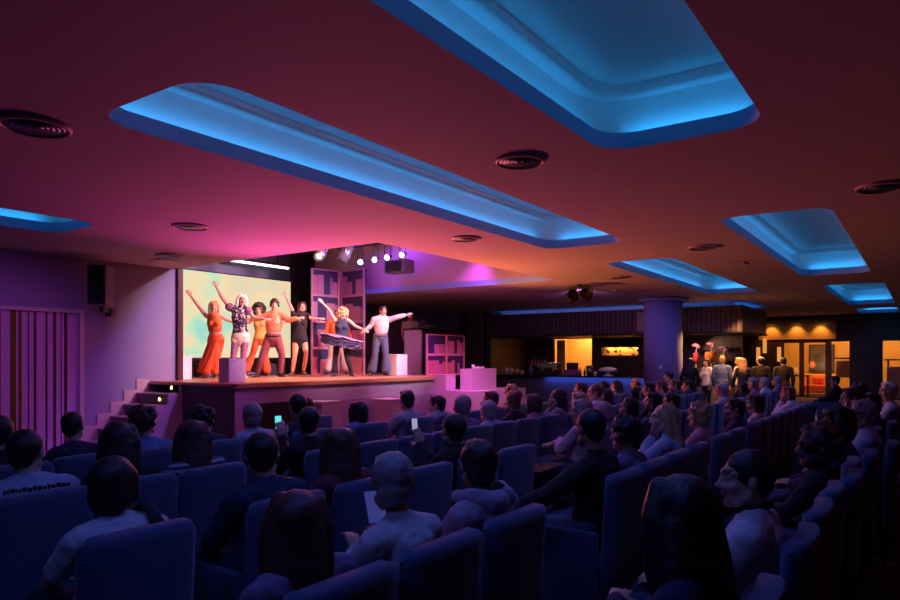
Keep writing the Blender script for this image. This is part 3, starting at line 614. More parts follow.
for x, y, e in ((-12.2,21.9,2.5),(-10.9,21.8,16),(-9.6,21.8,16),(-8.2,21.7,16),(-6.3,21.7,20),(-5.3,22.0,25)):
    spot((x,y,VB-.06), (x,y-.15,0), e*3, (1,.5,.2), 130, .6, .04, 'canopy_downlight_lamp')
spot((-4.35,20.9,3.25), (-4.3,20.2,0), 900, (1,.50,.16), 100, .7, .05, 'crowd_downlight_lamp')
spot((-5.0,20.6,2.95), (-5.3,19.4,0), 500, (1,.50,.16), 90, .7, .05, 'crowd_downlight_lamp')
spot((-4.0,18.4,3.26), (-4.0,20.3,1.35), 560, (1,.36,.08), 62, .6, .06, 'crowd_fill_lamp')  # added warm fill on the front of the crowd
spot((-5.0,16.2,3.28), (-6.1,19.3,1.8), 150, (.10,.14,1), 60, .8, .2, 'pillar_fill_lamp')  # added blue fill that tints the pillar
# ------------------------------------------------------------------ people
def rotz(a): return Matrix.Rotation(a, 3, 'Z')
def lerp(a, b, t): return V(a) + (V(b) - V(a))*t
def head_prims(mb, c, R, s=1.0):
    k0 = len(mb.v)
    mb.ell((0,-.012,.03), (.074,.095,.083))
    mb.ell((0,.026,-.03), (.060,.064,.082))
    mb.tube([(-.052,.005,-.06),(-.03,.05,-.092),(0,.066,-.098),(.03,.05,-.092),(.052,.005,-.06)], [.024,.024,.024,.024,.024])
    mb.tube([(0,.086,.018),(0,.100,-.012),(0,.108,-.030)], [.009,.011,.014], n=8)
    mb.tube([(-.018,.092,-.034),(.018,.092,-.034)], [.010,.010], n=8)
    mb.tube([(-.048,.066,.026),(-.02,.085,.028),(.02,.085,.028),(.048,.066,.026)], [.012,.013,.013,.012], n=8)
    for sx in (-1, 1):
        mb.ell((.038*sx,.058,-.026), (.027,.028,.025), n=10, m=7)
        mb.ell((.076*sx,-.008,-.004), (.011,.020,.032), n=10, m=7)
    mb.tube([(-.022,.080,-.062),(0,.092,-.060),(.022,.080,-.062)], [.008,.010,.008], n=8)
    Mx = Matrix.Translation(c) @ R.to_4x4() @ Matrix.Scale(s, 4)
    mb.xform(Mx, k0)
def hand_prims(mb, w, d, nrm, curl=.5, spread=.16, s=1.0):
    d = V(d).normalized(); nrm = V(nrm); nrm = (nrm - nrm.dot(d)*d).normalized(); a = d.cross(nrm)
    w = V(w)
    mb.tube([w - d*.01, w + d*.04*s, w + d*.088*s], [(.028*s,.02*s),(.040*s,.018*s),(.042*s,.015*s)], side=a)
    for i, (o, L) in enumerate(((-.031,.062),(-.0105,.076),(.0105,.082),(.031,.072))):
        b = w + d*.085*s + a*o*s; fd = (d + a*o/.031*spread).normalized()
        m = b + fd*L*.5*s + nrm*(-.006*curl); e = m + (fd*math.cos(curl) - nrm*math.sin(curl))*L*.55*s
        mb.tube([b - fd*.015, m, e], [.0095*s,.009*s,.0075*s], n=8)
    b = w + d*.03*s + a*.034*s
    mb.tube([b - a*.012, b + (d*.6 + a*.6 - nrm*.25)*.045*s, b + (d*.95 + a*.5 - nrm*.4)*.078*s], [.014*s,.011*s,.009*s], n=8)

class Fig:
    """joint positions and thicknesses of one person"""
    def __init__(s, J, fem=False, hr=None, hs=1.0):
        s.low = .42; s.J = {k: V(v) for k, v in J.items()}; s.fem = fem; s.hs = hs; s.hr = hr or Matrix.Identity(3)
        s.side = (s.J['sR'] - s.J['sL']); s.hipside = s.J['pR'] - s.J['pL']
        s.tr = [(.12,.09),(.172,.118),(.122,.094),(.146,.110),(.125,.085),(.052,.050)] if fem else [(.12,.09),(.165,.115),(.142,.10),(.166,.118),(.150,.095),(.062,.058)]
        s.am = .86 if fem else 1.0
    def torso(s, mb, infl=0, lo=0, hi=6, n=18):
        J = s.J; pts = [J['P'] - (J['W']-J['P'])*s.low, J['P'], J['W'], J['C'], J['U'], J['N']]
        if s.low < .1: pts[0] = lerp(J['P'], J['W'], -.03); pts[1] = lerp(J['P'], J['W'], .20 if infl else .04)
        mb.tube(pts[lo:hi], [(a+infl, b+infl) for a, b in s.tr[lo:hi]], side=s.side, n=n)
        if s.fem and hi > 4 and lo < 4:
            f = s.side.cross(V((0,0,1))).normalized() * -1
            f = V((0,0,1)).cross(s.side).normalized()
            for k in (-1, 1): mb.ell(J['C'] + f*(.075+infl*.6) + s.side.normalized()*.06*k + V((0,0,-.01)), (.058+infl*.4,)*3, n=10, m=7)
    def shoulders(s, mb, infl=0):
        J = s.J
        for k in 'LR':
            mb.tube([J['U']*.75 + J['N']*.25, J['s'+k]], [.066*s.am+infl, .056*s.am+infl])
            mb.tube([J['N'], J['s'+k]], [.045*s.am+infl, .044*s.am+infl])
    def arm(s, mb, k, infl=0, t=1.0, r2=None):
        J = s.J; a = s.am; S, E, W = J['s'+k], J['e'+k], J['w'+k]
        if t <= 1: mb.tube([S, lerp(S,E,t)], [.054*a+infl, (.054-.012*t)*a+infl])
        else:
            mb.tube([S, lerp(S,E,.4), E], [.054*a+infl, .050*a+infl, .041*a+infl]); u = t - 1
            mb.tube([E, lerp(E,W,.3*u), lerp(E,W,u)], [.041*a+infl, .042*a+infl, (r2 or (.042-.014*u)*a+infl)])
    def leg(s, mb, k, infl=0, t=2.0, flare=0.0):
        J = s.J; H, K, A = J['p'+k], J['k'+k], J['a'+k]; a = .95 if s.fem else 1
        if t <= 1: mb.tube([H, lerp(H,K,t)], [.086*a+infl, (.086-.028*t)*a+infl])
        else:
            u = t - 1
            mb.tube([H, lerp(H,K,.5), K], [.086*a+infl, .074*a+infl, .057*a+infl])
            mb.tube([K, lerp(K,A,.3*u), lerp(K,A,u)], [.056*a+infl, .056*a+infl+flare*.3, (.056-.02*u)*a+infl+flare])
    def foot(s, mb, k, infl=0, heel=0):
        A = s.J['a'+k]; d = s.J['t'+k]; d = V((d.x, d.y, 0)).normalized(); side = d.cross(V((0,0,1)))
        z = A.z - .085
        b = V((A.x, A.y, z))
        mb.tube([A + V((0,0,.02)), b - d*.02 + V((0,0,.045+heel*.5)), b + d*.06 + V((0,0,.045+heel*.35))], [.036+infl,.036+infl,.033+infl])
        mb.tube([b - d*.05 + V((0,0,.032+heel)), b + d*.05 + V((0,0,.034+heel*.6)), b + d*.13 + V((0,0,.028)), b + d*.17 + V((0,0,.024))], [(.032+infl,.03),(.038+infl,.03),(.042+infl,.025),(.03+infl,.02)], side=side)
        if heel: mb.tube([b - d*.055 + V((0,0,.0)), b - d*.05 + V((0,0,.04+heel))], [.012,.022])
    def body(s, name, voxel=.009, skin=None):
        mb = MB(); J = s.J; s.torso(mb); s.shoulders(mb)
        mb.tube([J['N'] - V((0,0,.03)), J['N'], lerp(J['N'], J['H'], .55), J['H'] + s.hr @ V((0,-.015,-.02))], [.055,.054*(.9 if s.fem else 1.04),.050*(.9 if s.fem else 1.06),.052])
        for k in 'LR':
            s.arm(mb, k, 0, 2.0); s.leg(mb, k); s.foot(mb, k)
            E, W = J['e'+k], J['w'+k]; d = J.get('d'+k, (W - E)); hand_prims(mb, W, d, J.get('n'+k, V((0,0,1))), s.J['c'+k].x if 'c'+k in J else .5, s=.92 if s.fem else 1)
        head_prims(mb, J['H'], s.hr, s.hs)
        me = fuse(mb, name, voxel, 2, 0, (skin or M['skin'], M['lips'], M['brow']))
        inv = s.hr.transposed()
        for p in me.polygons:
            q = inv @ (p.center - J['H']) / s.hs
            if abs(q.z + .061) < .010 and abs(q.x) < .026 and q.y > .078: p.material_index = 1
            elif abs(q.z - .034) < .006 and .012 < abs(q.x) < .05 and q.y > .06: p.material_index = 2
        return me
    def top(s, name, m, infl=.014, sleeve=2.0, lo=1, hi=6, cuff=None, voxel=.009, hood=False, collar=False, shoulders=True):
        mb = MB(); s.torso(mb, infl, lo, hi)
        if shoulders: s.shoulders(mb, infl)
        if sleeve:
            for k in 'LR': s.arm(mb, k, infl, sleeve, cuff)
        if collar:
            N = s.J['N']; mb.tube([N - V((0,0,.02)), N + V((0,0,.03))], [.075,.07])
        if hood:
            N = s.J['N']; f = V((0,0,1)).cross(s.side).normalized()
            mb.tube([N + f*.05 + s.side.normalized()*.10 + V((0,0,-.03)), N - f*.06 + s.side.normalized()*.08 + V((0,0,.0)), N - f*.10 + V((0,0,-.02)), N - f*.06 - s.side.normalized()*.08, N + f*.05 - s.side.normalized()*.10 + V((0,0,-.03))], [.03,.05,.06,.05,.03])
        return fuse(mb, name, voxel, 3, .012, (m,))
    def trousers(s, name, m, infl=.012, t=1.95, flare=0.0, voxel=.009, waist=True):
        mb = MB(); s.torso(mb, infl, 0, 2)
        if waist:
            J = s.J; mb.tube([lerp(J['P'], J['W'], .16 if s.low < .1 else 0), lerp(J['P'], J['W'], .45)], [(s.tr[1][0]+infl, s.tr[1][1]+infl), (s.tr[2][0]+.025+infl, s.tr[2][1]+.01+infl)], side=s.side, n=18)
        for k in 'LR': s.leg(mb, k, infl, t, flare)
        return fuse(mb, name, voxel, 3, .006, (m,))
    def shoes(s, name, m, heel=0):
        mb = MB()
        for k in 'LR': s.foot(mb, k, .007, heel)
        return fuse(mb, name, .009, 2, 0, (m,))

# hair, in head-local coordinates (+y is the face)
def hair_mesh(style):
    mb = MB(); rnd = random.Random(sum(map(ord, style)))
    cap = ((0,-.022,.036), (.083,.100,.087))
    nape = ((0,-.058,-.022), (.066,.052,.072))
    disp = .008; vox = .009
    if style not in ('fringe',): mb.ell(*cap, n=18, m=11)
    if style == 'short': disp = .016; mb.ell(*nape); mb.tube([(-.05,.045,.088),(0,.062,.098),(.05,.045,.088)],[.018,.02,.018])
    elif style == 'crop': mb.ell((0,-.054,-.012), (.068,.052,.066)); disp = .006
    elif style == 'fringe':
        for sx in (-1, 1): mb.tube([(.070*sx,.0,.03),(.072*sx,-.035,.015),(.05*sx,-.078,-.005),(0,-.092,-.01)],[.012,.016,.022,.024])
        mb.ell((0,-.062,-.03),(.06,.045,.05))
    elif style == 'bob':
        mb.ell((0,-.055,-.03),(.088,.062,.10))
        for sx in (-1, 1): mb.tube([(.06*sx,.01,.08),(.085*sx,.0,.02),(.084*sx,-.005,-.10)],[.028,.030,.026])
        mb.tube([(-.055,.05,.085),(0,.066,.088),(.055,.05,.085)],[.02,.022,.02])
    elif style in ('long', 'longer'):
        L = .30 if style == 'long' else .40
        mb.ell((0,-.058,-.03),(.090,.062,.11))
        mb.tube([(0,-.06,.0),(0,-.085,-.12),(0,-.105,-L*.7),(0,-.105,-L)],[(.088,.05),(.105,.052),(.125,.05),(.11,.035)], side=(1,0,0), n=16)
        for sx in (-1, 1): mb.tube([(.055*sx,.01,.085),(.086*sx,-.01,.01),(.088*sx,-.03,-.12),(.09*sx,-.06,-.2)],[.028,.032,.032,.025])
    elif style == 'bun':
        mb.ell(*nape); mb.ell((0,-.11,.075),(.048,.045,.045))
        for k in range(5): a = k*1.26; mb.ell((.03*math.cos(a),-.115,.075+.03*math.sin(a)),(.025,.025,.025),n=8,m=6)
    elif style == 'pony':
        mb.ell((0,-.05,-.01),(.072,.055,.07)); mb.tube([(0,-.11,.03),(0,-.15,0),(0,-.155,-.10),(0,-.13,-.22)],[.022,.03,.034,.015])
    elif style in ('curly', 'bigcurly', 'afro', 'wild'):
        R, cr, n = {'curly': (.092,.026,60), 'bigcurly': (.118,.034,80), 'afro': (.135,.036,110), 'wild': (.112,.03,80)}[style]
        for _ in range(n):
            d = V((rnd.gauss(0,1), rnd.gauss(-.35,1), rnd.gauss(.25,.9))).normalized()
            if d.y > .35 and d.z < .62: continue
            p = V((0,-.028,.028)) + V((d.x*R*.98, d.y*R, d.z*R*1.02)); mb.ell(p, (cr*rnd.uniform(.8,1.2),)*3, n=8, m=6)
        if style != 'curly': mb.ell((0,-.04,.03),(R*.95,R*.9,R*.95))
        if style == 'bigcurly':
            for _ in range(40): mb.ell((rnd.uniform(-.12,.12), rnd.uniform(-.13,-.03), rnd.uniform(-.2,0)),(.034,.034,.034),n=8,m=6)
        if style == 'wild':
            for sx in (-1, 1):
                for k in range(7): mb.ell((sx*(.085+.01*rnd.random()), rnd.uniform(-.06,.03), .05-.022*k),(.03,.03,.03),n=8,m=6)
        disp = .02
    elif style == 'messy':
        mb.ell(*nape)
        for _ in range(50):
            d = V((rnd.gauss(0,1), rnd.gauss(-.3,1), rnd.gauss(.5,.8))).normalized()
            if d.y > .4 and d.z < .6: continue
            p = V((0,-.022,.035)); q = p + V((d.x*.088, d.y*.10, d.z*.09)); mb.tube([p + (q-p)*.8, q + d*.012], [.02,.009], n=8)
    elif style == 'mop':
        mb.ell((0,-.05,-.015),(.084,.062,.085)); mb.tube([(-.065,.035,.06),(-.03,.072,.066),(.03,.072,.066),(.065,.035,.06)],[.024,.022,.022,.024])
        for sx in (-1, 1): mb.tube([(.07*sx,.0,.06),(.082*sx,.0,-.03)],[.028,.022])
        mb.ell((0,-.02,.06),(.09,.10,.085))
    elif style == 'longwhite':
        mb.ell((0,-.05,-.02),(.095,.07,.11))
        for sx in (-1, 1): mb.tube([(.04*sx,.04,.10),(.088*sx,.012,.03),(.094*sx,.0,-.10),(.10*sx,-.01,-.26)],[.026,.032,.036,.022])
        mb.tube([(0,-.06,0),(0,-.09,-.14),(0,-.10,-.30)],[(.09,.05),(.11,.05),(.09,.035)], side=(1,0,0), n=16)
    elif style == 'sidelock':
        mb.ell((0,-.055,-.03),(.09,.062,.10))
        for sx in (-1, 1):
            mb.tube([(.05*sx,.03,.09),(.088*sx,.01,.03),(.092*sx,.0,-.10),(.09*sx,.01,-.19)],[.028,.034,.036,.02])
    return fuse(mb, 'hair_' + style, vox, 2, disp, (HAIR['dark'],))
HAIRMESH = {}
def hair(root, style, colour, H, hr, s=1.0, name='hair'):
    if style not in HAIRMESH: HAIRMESH[style] = hair_mesh(style)
    o = link(name, HAIRMESH[style], root); o.location = H; o.rotation_euler = hr.to_euler(); o.scale = (s, s, s)
    setmat(o, HAIR[colour]); return o
_eye = [None]
def eyes(root, H, hr, s=1.0):
    if not _eye[0]:
        mb = MB(); mb.ell((0,0,0),(.0115,.0115,.0078),n=12,m=9); me = mb.mesh('eye', M['eyewhite'], True); me.materials.append(M['brow'])
        for p in me.polygons:
            if p.center.y > .0072: p.material_index = 1
        _eye[0] = me
    for sx in (-1, 1):
        o = link('eye', _eye[0], root); o.location = V(H) + hr @ V((.030*sx, .0765, .006))*s; o.rotation_euler = hr.to_euler()
        o.scale = (s, s, s)

# ---- seated audience
def seated(yaw=0, tilt=0, armpose='lap', fem=False, lean=0.0, k=1.0):
    J = dict(P=(0,-.045,.56), W=(0,-.055+lean*.3,.69), C=(0,-.068+lean*.6,.84), U=(0,-.085+lean*.8,.925), N=(0,-.075+lean,.985), H=(0,-.045+lean*1.15,1.142),
             pL=(-.09,-.03,.552), pR=(.09,-.03,.552), kL=(-.105,.39,.54), kR=(.105,.39,.54), aL=(-.11,.40,.09), aR=(.11,.42,.09), tL=(-.15,1,0), tR=(.15,1,0),
             nL=(.3,0,1), nR=(-.3,0,1), cL=(.8,0,0), cR=(.8,0,0))
    w = .155 if fem else .18
    J['sL'] = (-w,-.085+lean*.8,.928); J['sR'] = (w,-.085+lean*.8,.928)
    J.update(eL=(-.205,.06+lean,.72), eR=(.205,.06+lean,.72), wL=(-.09,.24,.655), wR=(.09,.26,.655), dL=(.5,.8,-.1), dR=(-.5,.8,-.1))
    if armpose == 'cross': J.update(wL=(.06,.19+lean*.6,.80), wR=(-.06,.21+lean*.6,.77), dL=(.9,.2,.1), dR=(-.9,.2,.1), eL=(-.205,.08+lean,.74), eR=(.205,.08+lean,.74))
    if armpose == 'out': J.update(eL=(-.40,.06,.80), wL=(-.56,.22,.72), dL=(-.4,.8,-.2))
    if armpose == 'phone': J.update(eL=(-.20,.10,.78), wL=(-.03,.25,.99), dL=(.05,.25,.95), nL=(-.2,-1,.3), eR=(.205,.10,.76), wR=(.06,.27,.90), dR=(-.5,.3,.8))
    if armpose == 'chin': J.update(eL=(-.21,.16,.74), wL=(-.07,.09,.965), dL=(.3,-.1,.9), nL=(0,1,0))
    if armpose == 'paper': J.update(wL=(.04,.24,.80), wR=(.22,.22,.80), dL=(.4,.7,.5), dR=(-.2,.8,.5), eL=(-.19,.10,.73), eR=(.205,.05,.74))
    for q in ('W','C','U','N','H','sL','sR','eL','eR','wL','wR'):
        a = V(J[q]); hh = .123 if q == 'H' else 0
        J[q] = (a.x, a.y, .56 + (a.z + hh - .56)*k - hh) if a.z > .69 or q in 'WCUNH' else tuple(a)
    f = Fig(J, fem, Matrix.Rotation(yaw, 3, 'Z') @ Matrix.Rotation(tilt, 3, 'X')); f.low = .02; return f
VAR = {}
SPEC = dict(m0=(0,0,'lap',False,0), m1=(.30,-.04,'cross',False,0), m2=(-.28,0,'lap',False,.03), m3=(.1,-.05,'out',False,.02), m4=(.12,.02,'phone',False,.02), m5=(.45,0,'lap',False,0),
            f0=(0,0,'lap',True,0), f1=(.32,-.05,'lap',True,0), f2=(-.25,0,'cross',True,.02), f3=(.1,-.12,'paper',True,.04), f4=(.5,0,'chin',True,.05))
def variant(k):
    if k in VAR: return VAR[k]
    nm, kk, yw = k; sp = list(SPEC[nm])
    if yw: sp[0] = yw
    f = seated(*sp, k=kk); d = dict(fig=f, body=f.body('person_body'), long=f.top('shirt', CL['grey']), short=f.top('shirt', CL['grey'], sleeve=.7), trousers=f.trousers('trousers', CL['navy']), shoes=f.shoes('shoes', M['black']))
    VAR[k] = d; return d
def sit(k, loc, rz, label, hairstyle, hcol, shirt, sleeve='long', trousers='navy', scale=1.0, face=False, skin='skin', group='audience seated in the blue chairs', hairscale=1.0):
    d = VAR[k] if k in VAR else variant(k); f = d['fig']
    t = thing('person', label, 'person', loc, rz, group); t.scale = (scale,)*3
    b = link('body', d['body'], t); 
    if skin != 'skin': setmat(b, M[skin])
    o = link('shirt', d[sleeve], t); setmat(o, CL[shirt])
    o = link('trousers', d['trousers'], t); setmat(o, CL[trousers])
    link('shoes', d['shoes'], t)
    if hairstyle: hair(t, hairstyle, hcol, f.J['H'], f.hr, hairscale)
    if face: eyes(t, f.J['H'], f.hr)
    return t

# ---- armchairs
def make_chair(m):
    P = {}
    rings = []
    for i in range(13):
        u = -1 + 2*i/12; x = .243*u
        e = max(0, abs(u) - .84)/.16; ins = .030*(1 - math.sqrt(max(0, 1 - e*e)))
        cy = .028*u*u - .012
        def pt(y, z): return (x, y + cy, z)
        y0, y1 = -.265 + ins, -.185 - ins; dz = .02*(1 - u*u)
        prof = []
        for z, sh in ((.14,0),(.45,-.002),(.80,-.022),(.885,-.028)): prof.append((y0 + sh, z))
        zt = .925 - ins + dz*.5
        prof += [(y0 - .026, zt - .012), (y0 - .012, zt), (y1 - .04, zt + .002), (y1 - .026, zt - .012)]
        for z, sh in ((.885,-.026),(.80,-.022),(.45,-.002),(.14,0)): prof.append((y1 + sh, z))
        rings.append([pt(y, z) for y, z in prof])
    P['backrest'] = MB().loft(rings)
    P['seat'] = MB().rbox(-.2,.2,-.19,.29,.26,.445,.03,3)
    P['armrest'] = [MB().rbox(sx*.222-.02,sx*.222+.02,-.17,.27,.12,.60,.02,3) for sx in (-1,1)]
    P['leg'] = [MB().tube([(sx,sy,.0),(sx,sy,.15)],[.014,.02],cap=False) for sx in (-.21,.21) for sy in (-.2,.24)]
    r = {}
    r['backrest'] = P['backrest'].mesh('backrest', m, True); r['seat'] = P['seat'].mesh('seat', m, True)
    r['armrest'] = [a.mesh('armrest', m, True) for a in P['armrest']]; r['leg'] = [a.mesh('leg', M['chairleg'], True) for a in P['leg']]
    return r
CH = {'navy': make_chair(M['chair']), 'green': make_chair(M['chair_lit_green'])}
def chair(loc, rz, label, colour='navy', group='armchairs in rows facing the stage'):
    t = thing('armchair', label, 'chair', loc, rz, group); r = CH[colour]
    link('backrest', r['backrest'], t); link('seat', r['seat'], t)
    for a in r['armrest']: link('armrest', a, t)
    for a in r['leg']: link('leg', a, t)
    return t
# ------------------------------------------------------------------ the audience: (head x, y, head top z, body, hair, colour, shirt, sleeve, face, description)
ROW = {0:-.61, 1:-1.67, 2:-2.74, 3:-3.82, 4:-4.89, 5:-5.96}
AUD = [
 (4,1.93,1.24,'m0','crop','black','black','long',0,'dark-haired person in black at the far left edge behind a white shirt'),
 (3,1.63,1.24,'m0','crop','dark','paleblue','short',0,'person in pale shirt with a dark print across the back'),
 (3,2.13,1.25,'f0','longer','dark','black','long',0,'person in black with long dark hair before the glass door'),
 (4,2.915,1.23,'f1','curly','auburn','blue','long',0,'person in blue with reddish hair in front of the stage steps'),
 (2,1.50,1.17,'f0','mop','dark','white','short',0,'person with round dark hair, white shirt and dark shoulder strap'),
 (3,2.62,1.22,'f2','long','brown','stripe','short',0,'person in striped shirt with straight brown hair'),
 (4,3.43,1.21,'f0','curly','dark','navy','long',0,'person with curly dark hair in front of the dark stage side'),
 (4,2.425,1.02,'f0','crop','black','navy','long',0,'small dark-haired child low between two adults'),
 (4,3.93,1.21,'f1','short','grey','paleblue','short',0,'grey-haired person in pale blue vest below the stage corner'),
 (4,4.46,1.26,'m0','crop','dark','check','long',0,'person in dark checked shirt in front of the stage vent'),
 (5,5.56,1.16,'f0','long','dark','black','long',0,'person with long dark hair beside the orange-lit floor block'),
 (3,3.62,1.24,'m4','crop','black','black','long',0,'person in black holding a glowing cyan phone'),
 (4,5.31,1.11,'f0','bob','black','blue','long',0,'person with black bob below the middle of the stage'),
 (2,2.26,1.23,'m0','crop','black','navy','long',0,'dark-haired person in navy with a yellow lanyard'),
 (2,2.82,1.21,'f0','longer','auburn','maroon','long',0,'person with long dark red hair beside an empty chair'),
 (1,1.52,1.18,'f0','longer','auburn','purple','long',0,'person with long auburn hair nearest the bottom of the picture'),
 (1,2.05,1.23,'f3','short','grey','white','long',0,'grey-haired person in white reading a white sheet of paper'),
 (4,6.12,1.23,'m1','short','dark','lilac','long',0,'broad person in lilac shirt before the lilac floor block'),
 (4,6.70,1.15,'m5','short','dark','lilac','short',1,'person looking sideways beneath the right end of the stage'),
 (2,3.98,1.22,'m4','crop','dark','black','long',0,'person in black filming with a raised phone'),
 (3,5.66,1.24,'m0','crop','grey','purple','long',0,'close-cropped person in purple below the small pink cube'),
 (3,6.16,1.15,'f0','short','grey','paleblue','short',0,'grey-haired person in pale blue below the long pink block'),
 (3,6.68,1.25,'f0','bun','red','black','short',0,'person in black with reddish hair in a bun'),
 (4,7.96,1.13,'f1','short','brown','orange','long',0,'brown-haired person in orange behind a grey-haired neighbour'),
 (1,2.60,1.25,'m0','short','dark','lilac','long',0,'person in pale lilac hooded top near the picture centre'),
 (3,7.22,1.17,'f2','bob','brown','violet','long',0,'person with brown bob beside the reddish bun'),
 (4,8.62,1.02,'f0','curly','blonde','yellow','short',0,'small blond child leaning against a green chair'),
 (3,7.95,1.20,'f4','long','dark','grey','long',1,'person in grey jacket with long dark hair facing left'),
 (2,6.12,1.21,'m1','short','grey','lilac','long',1,'grey-haired person in lilac with arms folded by the candle table'),
 (3,8.46,1.15,'f1','short','blonde','orange','long',1,'blond person in orange leaning forward'),
 (4,10.93,1.17,'f5' if False else 'm5','short','brown','black','long',1,'brown-haired person in black below the bar till'),
 (3,9.02,1.24,'m5','crop','red','white','long',1,'close-cropped reddish person in white shirt below the cake stand'),
 (4,11.95,1.17,'f1','bob','dark','black','long',1,'person with dark bob under the right side of the cake stand'),
 (3,9.55,1.15,'f4','sidelock','black','black','long',1,'pale-faced person in black resting chin on hand'),
 (4,12.60,1.17,'f0','long','brown','blue','long',0,'person in blue with long brown hair by the bar front'),
 (4,13.65,1.21,'m5','fringe','brown','black','long',1,'bald person in black jacket at the left foot of the pillar'),
 (1,3.90,1.29,'m3','crop','black','black','long',0,'broad dark-haired person in black sweater by the middle gap'),
 (2,6.72,1.16,'f2','short','grey','purple','long',0,'grey-haired person in purple between two dark heads'),
 (1,4.42,1.21,'f1','curly','black','purple','long',0,'person with curly black hair next to the black sweater'),
 (2,7.58,1.16,'f4','sidelock','dark','black','long',1,'person in black with side-swept dark hair in profile'),
 (3,11.29,1.21,'f1','short','dark','white','long',1,'dark-haired person in white shirt left of the pillar foot'),
 (3,11.92,1.21,'m5','short','red','grey','long',1,'reddish-haired person in grey below the pillar'),
 (4,15.84,1.30,'m1','crop','black','blue','long',0,'tall dark-haired person in blue right against the pillar'),
 (3,12.92,1.21,'f4','short','red','navy','long',1,'red-haired person in navy below the pillar socket'),
 (2,8.43,1.18,'f4','bob','black','black','long',1,'person with black bob and pale face turned left'),
 (2,8.98,1.11,'f1','short','dark','maroon','long',1,'person in maroon half hidden behind long blonde hair'),
 (3,13.57,1.17,'m5','crop','dark','navy','long',1,'dark-haired person in navy right of the pillar foot'),
 (1,5.46,1.24,'f4','long','blonde','paleblue','long',1,'person in pale blue with long blonde hair in profile'),
 (1,6.25,1.21,'f1','messy','blonde','pink','long',0,'person with tousled light pinkish hair'),
 (2,11.61,1.19,'m5','short','grey','lilac','long',1,'grey-haired person in pale jacket looking left below the goblets'),
 (1,7.64,1.19,'m5','short','brown','navy','long',1,'brown-haired person in navy jacket in profile'),
 (1,8.72,1.17,'f1','bob','brown','white','long',1,'person with brown bob and white blouse'),
 (2,13.41,1.19,'f4','sidelock','black','black','long',1,'person in black with dark hair behind the pale jacket'),
 (2,14.11,1.25,'f0','short','grey','violet','long',0,'grey-haired person in violet near the bar corner'),
 (2,15.20,1.21,'m0','short','grey','white','long',0,'grey-haired person in white beneath the blonde crowd'),
 (2,16.70,1.22,'m0','crop','grey','purple','long',0,'grey cropped person in purple at the right end of the bar crowd'),
 (1,11.45,1.19,'f4','bob','red','white','long',1,'red-haired person in white shirt with chin on hand'),
 (1,17.41,1.20,'m5','crop','black','black','long',0,'person in black before the lit display cabinet'),
 ((-.60,7.75),0,1.31,'m5','crop','dark','navy','long',1,'dark-haired person looking left beside the capped head'),
 ((-.70,9.6),0,1.28,'m0','curly','black','navy','long',0,'person with curly black hair behind the glasses wearer'),
 ((-.43,6.5),0,1.27,'m5','short','grey','paleblue','long',1,'grey-haired person with dark glasses and pale shirt'),
 ((-.40,10.4),0,1.30,'m5','short','white','paleblue','long',1,'white-haired person in pale blue near the right edge'),
 ((-.50,8.6),0,1.24,'f1','bob','black','black','long',0,'person in black with dark bob at the right edge'),
 ((-.54,5.75),0,1.25,'f1','bob','black','navy','long',1,'person with wide black hair and a small hairclip'),
 ((-.56,4.62),0,1.21,'f0','wild','auburn','black','long',0,'person with big dark red curls and a silver hairclip'),
 ((-.60,2.92),0,1.23,'m5','crop','black','white','short',1,'person in white shirt in clear profile at the lower right'),
 ((-.60,2.10),0,1.24,'f2','longer','black','navy','long',0,'person with very big long dark hair nearest the camera'),
]
occupied = []; FIGOF = {}
RZ = PI/2
for i, (rw, y, z, var, hs, hc, sh, sl, face, desc) in enumerate(AUD):
    if isinstance(rw, tuple): x, y = rw
    else: x = ROW[rw]
    rnd = random.Random(i*13 + 5); rz = RZ + rnd.uniform(-.05, .05)
    s = 1.0 if z > 1.06 else .86; kk = min(1.08, max(.84, round((z-.56)/(1.265-.56)/.04)*.04)); kk = 1.0 if s < 1 else kk; loc = (x - .035, y, 0)
    lab = desc[0].upper() + desc[1:] if False else desc
    if s < 1: loc = (loc[0] - .07, loc[1], .135)
    if hs in ('wild',): kk -= .04
    hsc = 1.12 if 'very big' in desc else 1.08 if 'wide black' in desc else 1.0
    yw = 0 if face or y > 7.2 else (-.75 if y < 3.7 else -.42); rz += yw*.02
    p = sit((var, round(kk,2), yw), loc, rz, lab, hs, hc, sh, sl, 'navy' if i % 3 else 'jeans', s, bool(face), 'skin' if i % 4 else 'skin2', hairscale=hsc); FIGOF[desc] = VAR[(var, round(kk,2), yw)]['fig']
    AUD[i] = AUD[i] + (p,)
    short = desc.replace('person ', '').replace('-haired in', '-haired one in')
    w = desc.split()
    ch_lab = 'blue armchair under the ' + ' '.join(w[:12])
    chair((loc[0], loc[1], 0), RZ, ch_lab, 'green' if 'green chair' in desc else 'navy')
    occupied.append((loc[0], y))
def figof(key): return next(FIGOF[a[9]] for a in AUD if key in a[9])
def kid(p, n): return next(c for c in p.children if c.name.split('.')[0].startswith(n))
def who(key): return next(a[-1] for a in AUD if key in a[9])
